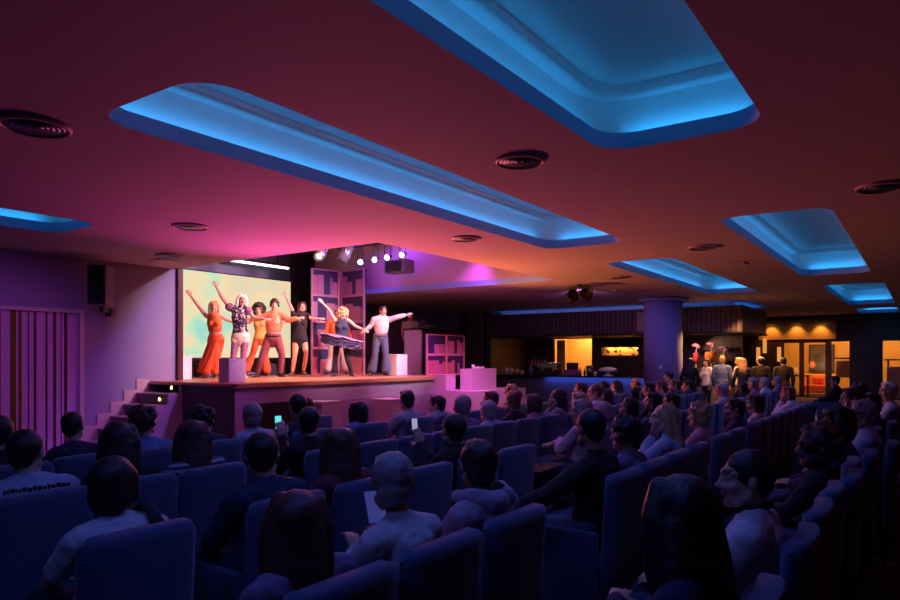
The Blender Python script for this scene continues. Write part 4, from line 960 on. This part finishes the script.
# things worn: parts of their person
p = who('dark print')
pr = MB(); rnd = random.Random(4); x = -.16
while x < .14:
    w = rnd.uniform(.008,.022); pr.box(x, x+w, -.0035, .0, rnd.uniform(-.012,-.006), rnd.uniform(.006,.016)); x += w + .004
part('shirt_print', pr, CL['black'], kid(p,'shirt'), loc=(0,-.203,.945), rot=(-.12,0,0))
p = who('dark shoulder strap'); part('shoulder_strap', MB().tube([(.13,-.18,.80),(.13,-.165,.91),(.115,-.09,1.0),(.115,.02,.93),(.12,.04,.8)],[(.03,.006)]*5, side=(1,0,0)), CL['black'], kid(p,'shirt'), True)
p = who('hooded top');
hd = MB(); hd.tube([(-.105,.0,.98),(-.115,-.09,.995),(-.06,-.155,.97),(0,-.165,.965),(.06,-.155,.97),(.115,-.09,.995),(.105,.0,.98)],[.03,.042,.05,.055,.05,.042,.03])
o = link('hood', fuse(hd, 'hood', .009, 4, .012, (CL['lilac'],)), kid(p,'shirt'))
part('collar', MB().tube([(-.08,-.08,1.015),(-.05,-.135,1.005),(0,-.15,1.0),(.05,-.135,1.005),(.08,-.08,1.015)],[.028]*5), CL['black'], kid(p,'shirt'), True)
p = who('yellow lanyard'); part('lanyard', MB().tube([(.085,-.12,.990),(.125,-.11,.985),(.15,-.06,.975)],[.007]*3), mat('lanyard_yellow', (.8,.5,.12), .6), p, True)
p = who('clear profile'); part('collar', MB().tube([(-.055,-.02,.995),(-.066,-.07,1.012),(0,-.142,1.02),(.066,-.07,1.012),(.055,-.02,.995)],[(.014,.006)]*5, side=(0,0,1)), CL['black'], kid(p,'shirt'), True)
for key, loc in (('small hairclip', (-.05,-.05,.135)), ('silver hairclip', (.02,-.145,.06))):
    p = who(key); H = figof(key).J['H']; part('hairclip', MB().rbox(-.022,.022,-.01,.01,-.012,.012,.005), M['chrome'], kid(p,'hair'), loc=loc)
p = who('dark glasses'); f = figof('dark glasses'); g = MB()
for sx in (-1, 1):
    g.tube([(.005*sx,.098,.012),(.03*sx,.1,.02),(.058*sx,.088,.012),(.055*sx,.088,-.008),(.03*sx,.098,-.012),(.008*sx,.1,-.004),(.005*sx,.098,.012)],[.004]*7,n=6); g.tube([(.058*sx,.088,.012),(.082*sx,.0,.012)],[.004,.004],n=6)
o = part('glasses', g, M['black'], p, True, loc=f.J['H'], rot=f.hr.to_euler())
p = who('pale blue vest')
# things held: things of their own
def held(name, lab, cat, owner, loc, rot, build):
    Mw = Matrix.Translation(owner.location) @ owner.rotation_euler.to_matrix().to_4x4() @ Matrix.Scale(owner.scale[0], 4)
    t = thing(name, lab, cat, Mw @ V(loc)); t.rotation_euler = (owner.rotation_euler.to_matrix() @ Matrix.Rotation(rot[2],3,'Z') @ Matrix.Rotation(rot[0],3,'X')).to_euler(); build(t); return t
def phone(scr):
    def b(t):
        part('case', MB().rbox(-.033,.033,-.004,.004,-.064,.064,.003), M['black'], t); part('screen', MB().rbox(-.029,.029,-.0062,-.0041,-.045,.056,.0008), scr, t)
    return b
held('phone', 'phone with small cyan screen held low in the dark', 'phone', who('cyan phone'), (-.03,.30,1.09), (-.1,0,-.1), phone(M['phonecyan']))
held('phone', 'raised phone with white screen filming the show', 'phone', who('raised phone'), (-.03,.30,1.10), (-.1,0,-.1), phone(M['phonewhite']))
held('paper_sheet', 'white sheet of paper held up beside a grey head', 'paper', who('sheet of paper'), (.25,.315,.93), (-.6,0,-.5), lambda t: part('sheet', MB().box(-.055,.055,-.001,.001,-.07,.08), M['paper'], t))

# chairs the photo shows without a sitter in view
def free(x, y): return all(abs(x-a) > .5 or abs(y-b) > .46 for a, b in occupied)
extra = []
def fill(row, ys, lab):
    for y in ys:
        x = (ROW[row] if not isinstance(row, float) else row) - .035
        if free(x, y): chair((x,y,0), RZ, lab, 'navy', 'empty armchairs: ' + lab); occupied.append((x,y))
fill(3, (4.16,), 'empty blue armchair behind the phone holder, below the stage')
fill(3, (1.10,), 'empty blue armchair at the left edge beside the printed shirt')
fill(2, (3.40,), 'empty blue armchair between long dark red hair and the filming person')
fill(3, (4.66, 5.15), 'empty blue armchair in the row left of the close-cropped purple sitter')
fill(4, (7.3,), 'empty armchair below the pink blocks beside the sideways looker')
fill(2, (4.52,), 'empty blue armchair right of the filming person')
fill(1, (4.94,), 'empty blue armchair between curly black hair and long blonde hair')
fill(1, (6.85,), 'empty blue armchair right of the tousled light hair')
fill(1, (8.17, 9.3, 9.85, 10.4, 10.9), 'empty blue armchair in the row running back past the brown bob')
fill(2, (7.15, 9.6, 10.1, 10.65, 11.1, 12.2, 12.8), 'empty blue armchair in the row behind the pale jacket')
fill(3, (10.1, 10.7, 12.42), 'empty blue armchair in the row left of the pillar')
fill(0, (3.52,), 'empty blue armchair right of the clear profile, upright at the lower right')
fill(0, (4.08,), 'empty blue armchair beside the big dark red curls')
fill(0, (5.2, 7.15, 8.05, 9.1, 10.0), 'empty blue armchair in the last row along the right edge')
ch = chair((ROW[4]-.035, 9.2, 0), RZ, 'empty green-lit armchair beside the small blond child', 'green')
# little candle table between the rows
t = thing('side_table', 'small dark table between the rows carrying a candle glass', 'table', (-3.02,5.62,0)); part('top', MB().rbox(-.22,.22,-.22,.22,.56,.59,.008), M['wood'], t); part('leg', MB().tube([(0,0,.03),(0,0,.56)],[.025,.025]), M['metal'], t); part('base', MB().lathe([(.17,0),(.16,.02),(.03,.03)], n=24), M['metal'], t)
t = thing('candle_glass', 'glowing candle glass on the small dark table', 'candle', (-3.02,5.62,.591)); part('glass', MB().lathe([(.03,0),(.034,.1),(.031,.1),(.027,.006)], n=16), M['glass'], t, True); part('flame', MB().ell((0,0,.055),(.018,.018,.04)), M['steplight'], t, True)
# the crowd standing at the bar, warm lit
def stand(fem=False, turn=0.0, arms='down'):
    w = .158 if fem else .185
    J = dict(P=(0,0,.92), W=(0,.01,1.08), C=(0,.0,1.25), U=(0,-.01,1.38), N=(0,-.01,1.44), H=(0,.025,1.60), sL=(-w,-.01,1.39), sR=(w,-.01,1.39), pL=(-.09,0,.90), pR=(.09,0,.90), kL=(-.10,.03,.49), kR=(.11,.02,.49),
             aL=(-.11,-.02,.085), aR=(.13,.0,.085), tL=(-.2,1,0), tR=(.3,1,0), eL=(-.245,.0,1.12), eR=(.245,.02,1.12), wL=(-.24,.12,.90), wR=(.22,.14,.91), dL=(0,.4,-1), dR=(0,.4,-1), nL=(1,0,0), nR=(-1,0,0))
    if arms == 'drink': J.update(wR=(.10,.25,1.18), dR=(-.5,.6,.4), nR=(-1,0,0))
    return Fig(J, fem, Matrix.Rotation(turn, 3, 'Z'))
for k, a in dict(s0=(False,0,'down'), s1=(True,.2,'drink'), s2=(True,-.4,'down')).items():
    f = stand(*a); VAR[k] = dict(fig=f, body=f.body('person_body'), long=f.top('shirt', CL['grey']), short=f.top('shirt', CL['grey'], sleeve=.7), trousers=f.trousers('trousers', CL['navy']), shoes=f.shoes('shoes', M['black']))
for x, y, rz, var, hs, hc, sh, s, lab in (
    (-5.24,18.9,.3,'s2','longer','dark','black',.93,'standing person in black with long light-edged hair right of the pillar'),
    (-5.05,19.9,2.6,'s1','bob','dark','white',.92,'standing person in white below the middle goblet'),
    (-4.55,19.5,.1,'s0','short','blonde','blue',.96,'broad standing person in blue seen from behind at the bar'),
    (-4.25,20.2,1.2,'s1','bob','blonde','cream',.94,'standing blond person in cream right of the broad blue back'),
    (-3.97,19.3,.5,'s2','long','blonde','navy',.93,'standing person with long blonde hair in navy'),
    (-3.72,20.4,1.9,'s1','short','white','pink',.95,'standing white-haired person in pink at the bar end'),
    (-3.60,19.72,.2,'s0','crop','black','black',.94,'standing dark person in black beside the pink top'),
    (-3.10,20.0,0,'s0','crop','black','black',.94,'standing dark person in black farthest right of the bar crowd')):
    sit(var, (x,y,0), rz, lab, hs, hc, sh, 'long', 'navy', s, False, 'skin', 'people standing at the bar')
# ------------------------------------------------------------------ the dancers: joints read in metres (right, away, up) about their feet
YAW = math.radians(34.93)
def dancer(px0, pyf, D, P, fem, face_dir, label, garments, hairstyle, hcol, dy=None, hyaw=0.0, hs=1.0, hair_s=1.0, heel=0.0, skin='skin'):
    """P: joint -> (px, py[, depth offset]) ; D: distance from the lens along its axis"""
    k = D/680.0; J = {}
    for n_, p in P.items(): J[n_] = V(((p[0]-px0)*k, p[2] if len(p) > 2 else 0, (pyf-p[1])*k))
    f = V((math.sin(face_dir), -math.cos(face_dir), 0))       # chest direction: 0 = towards the lens, + = to its right
    left = V((0,0,1)).cross(f)                                 # the dancer's own left
    def sp(a, w): return J[a] + left*w, J[a] - left*w
    w = .155 if fem else .185
    if 'sL' not in J: J['sL'], J['sR'] = sp('U', w); J['sL'].z += .0; J['sR'].z += .0
    if 'pL' not in J: J['pL'], J['pR'] = sp('P', .09)
    J['W'] = lerp(J['P'], J['U'], .36); J['C'] = lerp(J['P'], J['U'], .70)
    if 'N' not in J: J['N'] = J['U'] + (J['H'] - J['U'])*.36
    for s_ in 'LR':
        if 't'+s_ not in J: J['t'+s_] = f + left*(.35 if s_ == 'L' else -.35)
        else: J['t'+s_] = J['t'+s_]
        J['n'+s_] = V((0,-.6,.8)); J['c'+s_] = V((.25,0,0))
        d = J['w'+s_] - J['e'+s_]; J['d'+s_] = d
    J = {a: b for a, b in J.items()}
    hr = Matrix.Rotation(PI + face_dir + hyaw, 3, 'Z')
    fg = Fig(J, fem, hr, hs)
    X = (px0 - 450)/680*D; Z0 = HS + .006
    c, s_ = math.cos(YAW), math.sin(YAW)
    wx, wy = X*c - D*s_, X*s_ + D*c
    t = thing('person', label, 'person', (wx, wy, Z0), YAW, 'dancers on the stage')
    o = link('body', fg.body('dancer_body', .008, M[skin]), t)
    for g in garments:
        kind = g[0]; m = CL[g[2]] if g[2] in CL else M[g[2]]; kw = g[3] if len(g) > 3 else {}
        if kind == 'top': me = fg.top(g[1], m, **kw)
        elif kind == 'trousers': me = fg.trousers(g[1], m, **kw)
        elif kind == 'shoes': me = fg.shoes(g[1], m, heel)
        elif kind == 'belt':
            mb = MB(); c0 = lerp(J['P'], J['W'], .35); mb.tube([c0 - V((0,0,.02)), c0 + V((0,0,.02))], [(fg.tr[1][0]+.012, fg.tr[1][1]+.016)]*2, side=fg.side, n=18, cap=False); me = mb.mesh(g[1], m, True)
        elif kind == 'puff':
            for q in 'LR':
                mb = MB(); mb.ell(lerp(J['s'+q], J['e'+q], .18), (.085,.085,.085)); me = fuse(mb, g[1], .01, 2, .02, (m,))
                if q == 'L': link(g[1], me, t)
        elif kind == 'tutu':
            mb = MB(); rnd = random.Random(2); nn = 60
            for L in range(5):
                rings = []
                for r_ in (.12,.20,.28,.36,.44,.50,.44,.36,.28,.20,.12):
                    pass
                up = []; dn = []
                for q, r_ in enumerate((.12,.20,.28,.36,.43,.50 - .015*L)):
                    ring = []
                    for j in range(nn):
                        a = 2*PI*j/nn; zz = .05 - .010*L - (r_-.12)*(.10 + .12*L) + .009*math.sin(a*(8+L) + L*1.7)*(r_/.45) + rnd.uniform(-.016,.016)
                        ring.append(V((r_*math.cos(a), r_*math.sin(a), zz)))
                    up.append(ring)
                dn = [[v - V((0,0,.006)) for v in r_] for r_ in reversed(up)]
                mb.loft(up + dn, caps=False)
            mb.xform(Matrix.Translation(J['P'] + V((0,0,.05))) @ Matrix.Rotation(math.radians(kw.get('roll',0)), 4, 'Y'))
            me = mb.mesh(g[1], m, True)
        elif kind == 'skirt':
            mb = MB(); a, b = J['P'], V(((J['aL'].x+J['aR'].x)/2 + kw.get('dx',0), 0, .12)); rings = []
            for q in range(7):
                u = q/6; cc = lerp(a, b, u); r_ = .155 + .02*u; nn = 40
                rings.append([cc + V(((r_ + .02*u*math.sin(9*2*PI*j/nn))*math.cos(2*PI*j/nn), (r_*.8 + .02*u*math.sin(9*2*PI*j/nn))*math.sin(2*PI*j/nn), 0)) for j in range(nn)])
            mb.loft(rings + [[v*1 + (lerp(a,b,q/6) - v)*.04 for v in rings[q]] for q in reversed(range(7))], caps=False); me = mb.mesh(g[1], m, True)
        link(g[1], me, t)
    if hairstyle: hair(t, hairstyle, hcol, J['H'], hr, hair_s*hs)
    eyes(t, J['H'], hr, hs)
    return t
# image-left limbs are the dancer's right side
dancer(212,378,14.6, dict(P=(216,340), U=(214,316.5), H=(214.2,306.5), eR=(198.5,306,-.02), wR=(191.2,296,-.03), eL=(227,320.5,.05), wL=(236,322.5,.08), kR=(212.5,357,-.06), kL=(216.8,357,.05), aR=(206.5,374.2,-.1), aL=(213.5,374.0,.06)), True, .15,
       'dancer in orange top and long flowing red trousers with right arm raised, leftmost on stage', [('top','halter_top','orange',dict(sleeve=0, hi=5, shoulders=False, lo=2)), ('trousers','flared_trousers','redorange',dict(flare=.05, t=1.87)), ('skirt','sheer_overskirt','redorange',dict(dx=-.10)), ('shoes','shoes','black')], 'sidelock','blonde', hyaw=.1)
dancer(239,379,13.9, dict(P=(240.5,337.5), U=(239,309.5), H=(241.8,300.2), eR=(222.5,298,-.03), wR=(218,288.5,-.05), eL=(254,318,.02), wL=(264,319,.0), kR=(234.5,358,-.08), kL=(244,358,-.05), aR=(232.5,374.6,-.05), aL=(244,374.8,0)), True, .2,
       'dancer in silver sequinned top and white shorts with long platinum hair', [('top','sequin_top','sequin',dict(sleeve=0)), ('puff','puff_sleeve','violet'), ('trousers','shorts','cream',dict(t=.22, infl=.018)), ('trousers','tights','violet',dict(infl=.005, waist=False)), ('shoes','shoes','white')], 'longwhite','platinum', hyaw=.35)
dancer(262,376.5,15.8, dict(P=(261.5,338.5), U=(260,318.5), H=(258.6,310.5), eR=(250,322.5,.0), wR=(243,323.5,.0), eL=(270,322,.1), wL=(279,322,.16), kR=(253.5,354,-.05), kL=(265.5,356,.0), aR=(246,372,-.05), aL=(267,372.5,0)), True, .1,
       'dancer in yellow top and red flared trousers with a big dark afro', [('top','top','yellow',dict(sleeve=.25)), ('trousers','flared_trousers','redorange',dict(flare=.05, t=1.87)), ('shoes','shoes','black')], 'afro','dark', hyaw=0)
dancer(270,378,14.6, dict(P=(273,339.5), U=(274,316.5), H=(274.6,305), eR=(262,318.5,-.05), wR=(252,319.5,-.08), eL=(288.5,320.5,-.02), wL=(297.5,319,-.04), kR=(263,359,-.12), kL=(282.5,355,-.05), aR=(257.8,373.8,-.05), aL=(280.5,373.4,.0), tR=(263,380,-.5), tL=(300,378,-.45)), False, .1,
       'dancer in shiny orange shirt and maroon trousers with arms stretched both ways', [('top','satin_shirt','satin',dict(sleeve=1.9, infl=.02, lo=2)), ('trousers','trousers','maroon',dict(t=1.95, infl=.016)), ('belt','belt','black'), ('shoes','shoes','black')], 'mop','dark', hyaw=.1)
dancer(299,376.3,16.0, dict(P=(300,340), U=(301,315.5), H=(302,306.8), eR=(290.5,305.5,-.02), wR=(287.3,298.5,-.04), eL=(311,319,.0), wL=(319,319,-.02), kR=(295.5,356,-.08), kL=(306.5,354.5,-.03), aR=(292.6,372.2,-.03), aL=(303.5,371.6,0)), True, .25,
       'dancer in short black romper and tan tights with one arm raised high', [('top','romper','black',dict(sleeve=.3, lo=0)), ('trousers','romper_shorts','black',dict(t=.16, infl=.016)), ('trousers','tights','tan',dict(infl=.005, waist=False)), ('shoes','shoes','brown')], 'bob','dark', hyaw=.2)
dancer(342,377,15.3, dict(P=(341.5,340.5), U=(342,321), H=(343,314.2), eR=(330,311,-.03), wR=(323.5,303.8,-.06), eL=(355.5,326.5,-.02), wL=(363,329.6,-.02), kR=(336,358,-.1), kL=(347.5,358,-.06), aR=(334,372.8,-.05), aL=(351.5,372.6,0)), True, .15,
       'dancer in navy bodice and wide dark tutu with curly blonde hair', [('top','bodice','navy',dict(sleeve=0, shoulders=False, hi=5)), ('tutu','tutu','tulle',dict(roll=12)), ('trousers','tights','black',dict(infl=.006)), ('shoes','shoes','black')], 'wild','blonde', hyaw=.2)
dancer(379,376,16.2, dict(P=(380.5,338.5), U=(381.8,320), H=(383,311.3), eR=(371.5,326,-.03), wR=(366,330,-.05), eL=(396,317.8,.0), wL=(405.5,315.2,.0), kR=(375.5,356.5,-.1), kL=(386,357,-.04), aR=(371.5,372.3,-.03), aL=(385.8,372.4,0)), False, .3,
       'dancer in white shirt and flared blue jeans pointing to the right', [('top','white_shirt','white',dict(sleeve=1.92, infl=.018, lo=2)), ('trousers','flared_jeans','jeans',dict(flare=.065, t=1.86)), ('belt','belt','brown'), ('shoes','shoes','black')], 'short','dark', hyaw=.35)
dancer(337,375,17.0, dict(P=(337,340), U=(336,323), H=(337.5,314.5), eR=(327,331,.0), wR=(324,341,-.02), eL=(347,329,.0), wL=(350,337,.0), kR=(331,357,-.05), kL=(344,357,-.05), aR=(327.5,371,0), aL=(346.5,371,0)), False, 0,
       'dancer in orange jacket and white trousers hidden behind the tutu', [('top','orange_jacket','orange',dict(sleeve=1.9, infl=.022)), ('trousers','white_trousers','white',dict(flare=.05, t=1.87)), ('shoes','shoes','black')], 'short','dark')
# the person at the booth
sit('s0', (-11.52,14.6,HS), -PI/2-.5, 'person in white shirt working behind the booth counter', 'crop', 'black', 'white', 'short', 'navy', .98, False, 'skin', 'booth staff')
# ------------------------------------------------------------------ lamps, camera, world
# front wash onto the stage: spots hung at the front edge of the recess and in the room ceiling
spot((-6.9,9.2,4.3), (-11.8,9.4,1.9), 1500, (1,.62,.72), 62, .7, .10, 'stage_wash_lamp')
spot((-6.9,12.2,4.3), (-11.3,11.4,1.9), 1500, (1,.66,.80), 62, .7, .10, 'stage_wash_lamp')
spot((-6.45,14.5,2.95), (-11.0,11.3,1.7), 500, (1,.80,.86), 40, .7, .08, 'projector_lamp')
spot((-9.4,10.4,4.7), (-11.6,10.4,1.17), 1100, (1,.26,.20), 95, .9, .12, 'stage_top_lamp')
# added coloured spots at the stage edge, imitating stage light bounced onto the ceiling
spot((-9.1,8.0,1.25), (-7.4,6.9,3.3), 400, (1,.09,.46), 118, 1.0, .2, 'bounce_fill_lamp')
spot((-9.1,10.6,1.25), (-6.0,9.2,3.3), 740, (1,.18,.13), 115, 1.0, .2, 'bounce_fill_lamp')
spot((-9.1,12.3,1.25), (-5.4,12.5,3.3), 580, (1,.27,.06), 118, 1.0, .2, 'bounce_fill_lamp')
# purple wash in the recess and on the walls
area((-11.0,12.9,4.75), (.2,-.2,-1), 2.0,.5, 55, (.36,.06,1), name='recess_lamp')
spot((-7.2,8.2,4.0), (-11.8,5.3,1.5), 340, (.34,.12,1), 74, .8, .1, 'wall_wash_lamp')
spot((-8.4,13.2,4.4), (-9.3,12.6,1.0), 320, (.75,.09,1), 90, .8, .1, 'side_wash_lamp')
spot((-6.75,11.6,4.0), (-9.2,14.0,1.0), 900, (1,.20,.62), 42, .8, .1, 'side_wash_lamp')
for i, x in enumerate((-10.95,-10.5,-10.12,-9.68)):
    spot((x+.05,11.75,3.85), (x+.6,9.6,1.2), 40, (.6,.75,1), 45, .5, .05, 'bar_spot_lamp')
spot((-9.6,9.0,4.5), (-3.5,2.5,1.2), 480, (1,.12,.42), 70, .8, .1, 'audience_rim_fill_lamp')  # both spots added for a magenta rim on the audience
spot((-9.6,12.5,4.5), (-2.5,8.5,1.2), 520, (1,.18,.40), 70, .8, .1, 'audience_rim_fill_lamp')
spot((-7.0,15.5,3.2), (-9.0,21.3,2.8), 130, (.75,.30,1), 80, .8, .1, 'canopy_fill_lamp')  # added purple fill to lift the bar canopy
spot((-7.4,3.4,3.2), (-11.8,4.7,1.25), 190, (.52,.10,1), 52, .9, .1, 'door_fill_lamp')  # added purple fill to brighten the glass door
w = bpy.data.worlds.new('world'); SC.world = w; w.use_nodes = True; w.node_tree.nodes['Background'].inputs[0].default_value = (.10,.05,.16,1); w.node_tree.nodes['Background'].inputs[1].default_value = .02
cam = bpy.data.cameras.new('camera'); co = link('camera', cam, None, (0,0,1.6), (PI/2, 0, YAW)); cam.sensor_width = 36; cam.lens = 680/900*36; cam.shift_y = 58/900; cam.clip_start = .05; cam.clip_end = 100
SC.camera = co
SC.view_settings.view_transform = 'Standard'; SC.view_settings.look = 'None'; SC.view_settings.exposure = 0; SC.view_settings.gamma = 1
try: SC.view_settings.use_curve_mapping = False
except Exception: pass
SC.cycles.use_denoising = True; SC.cycles.sample_clamp_indirect = 6; SC.cycles.max_bounces = 8; SC.cycles.caustics_reflective = False; SC.cycles.caustics_refractive = False
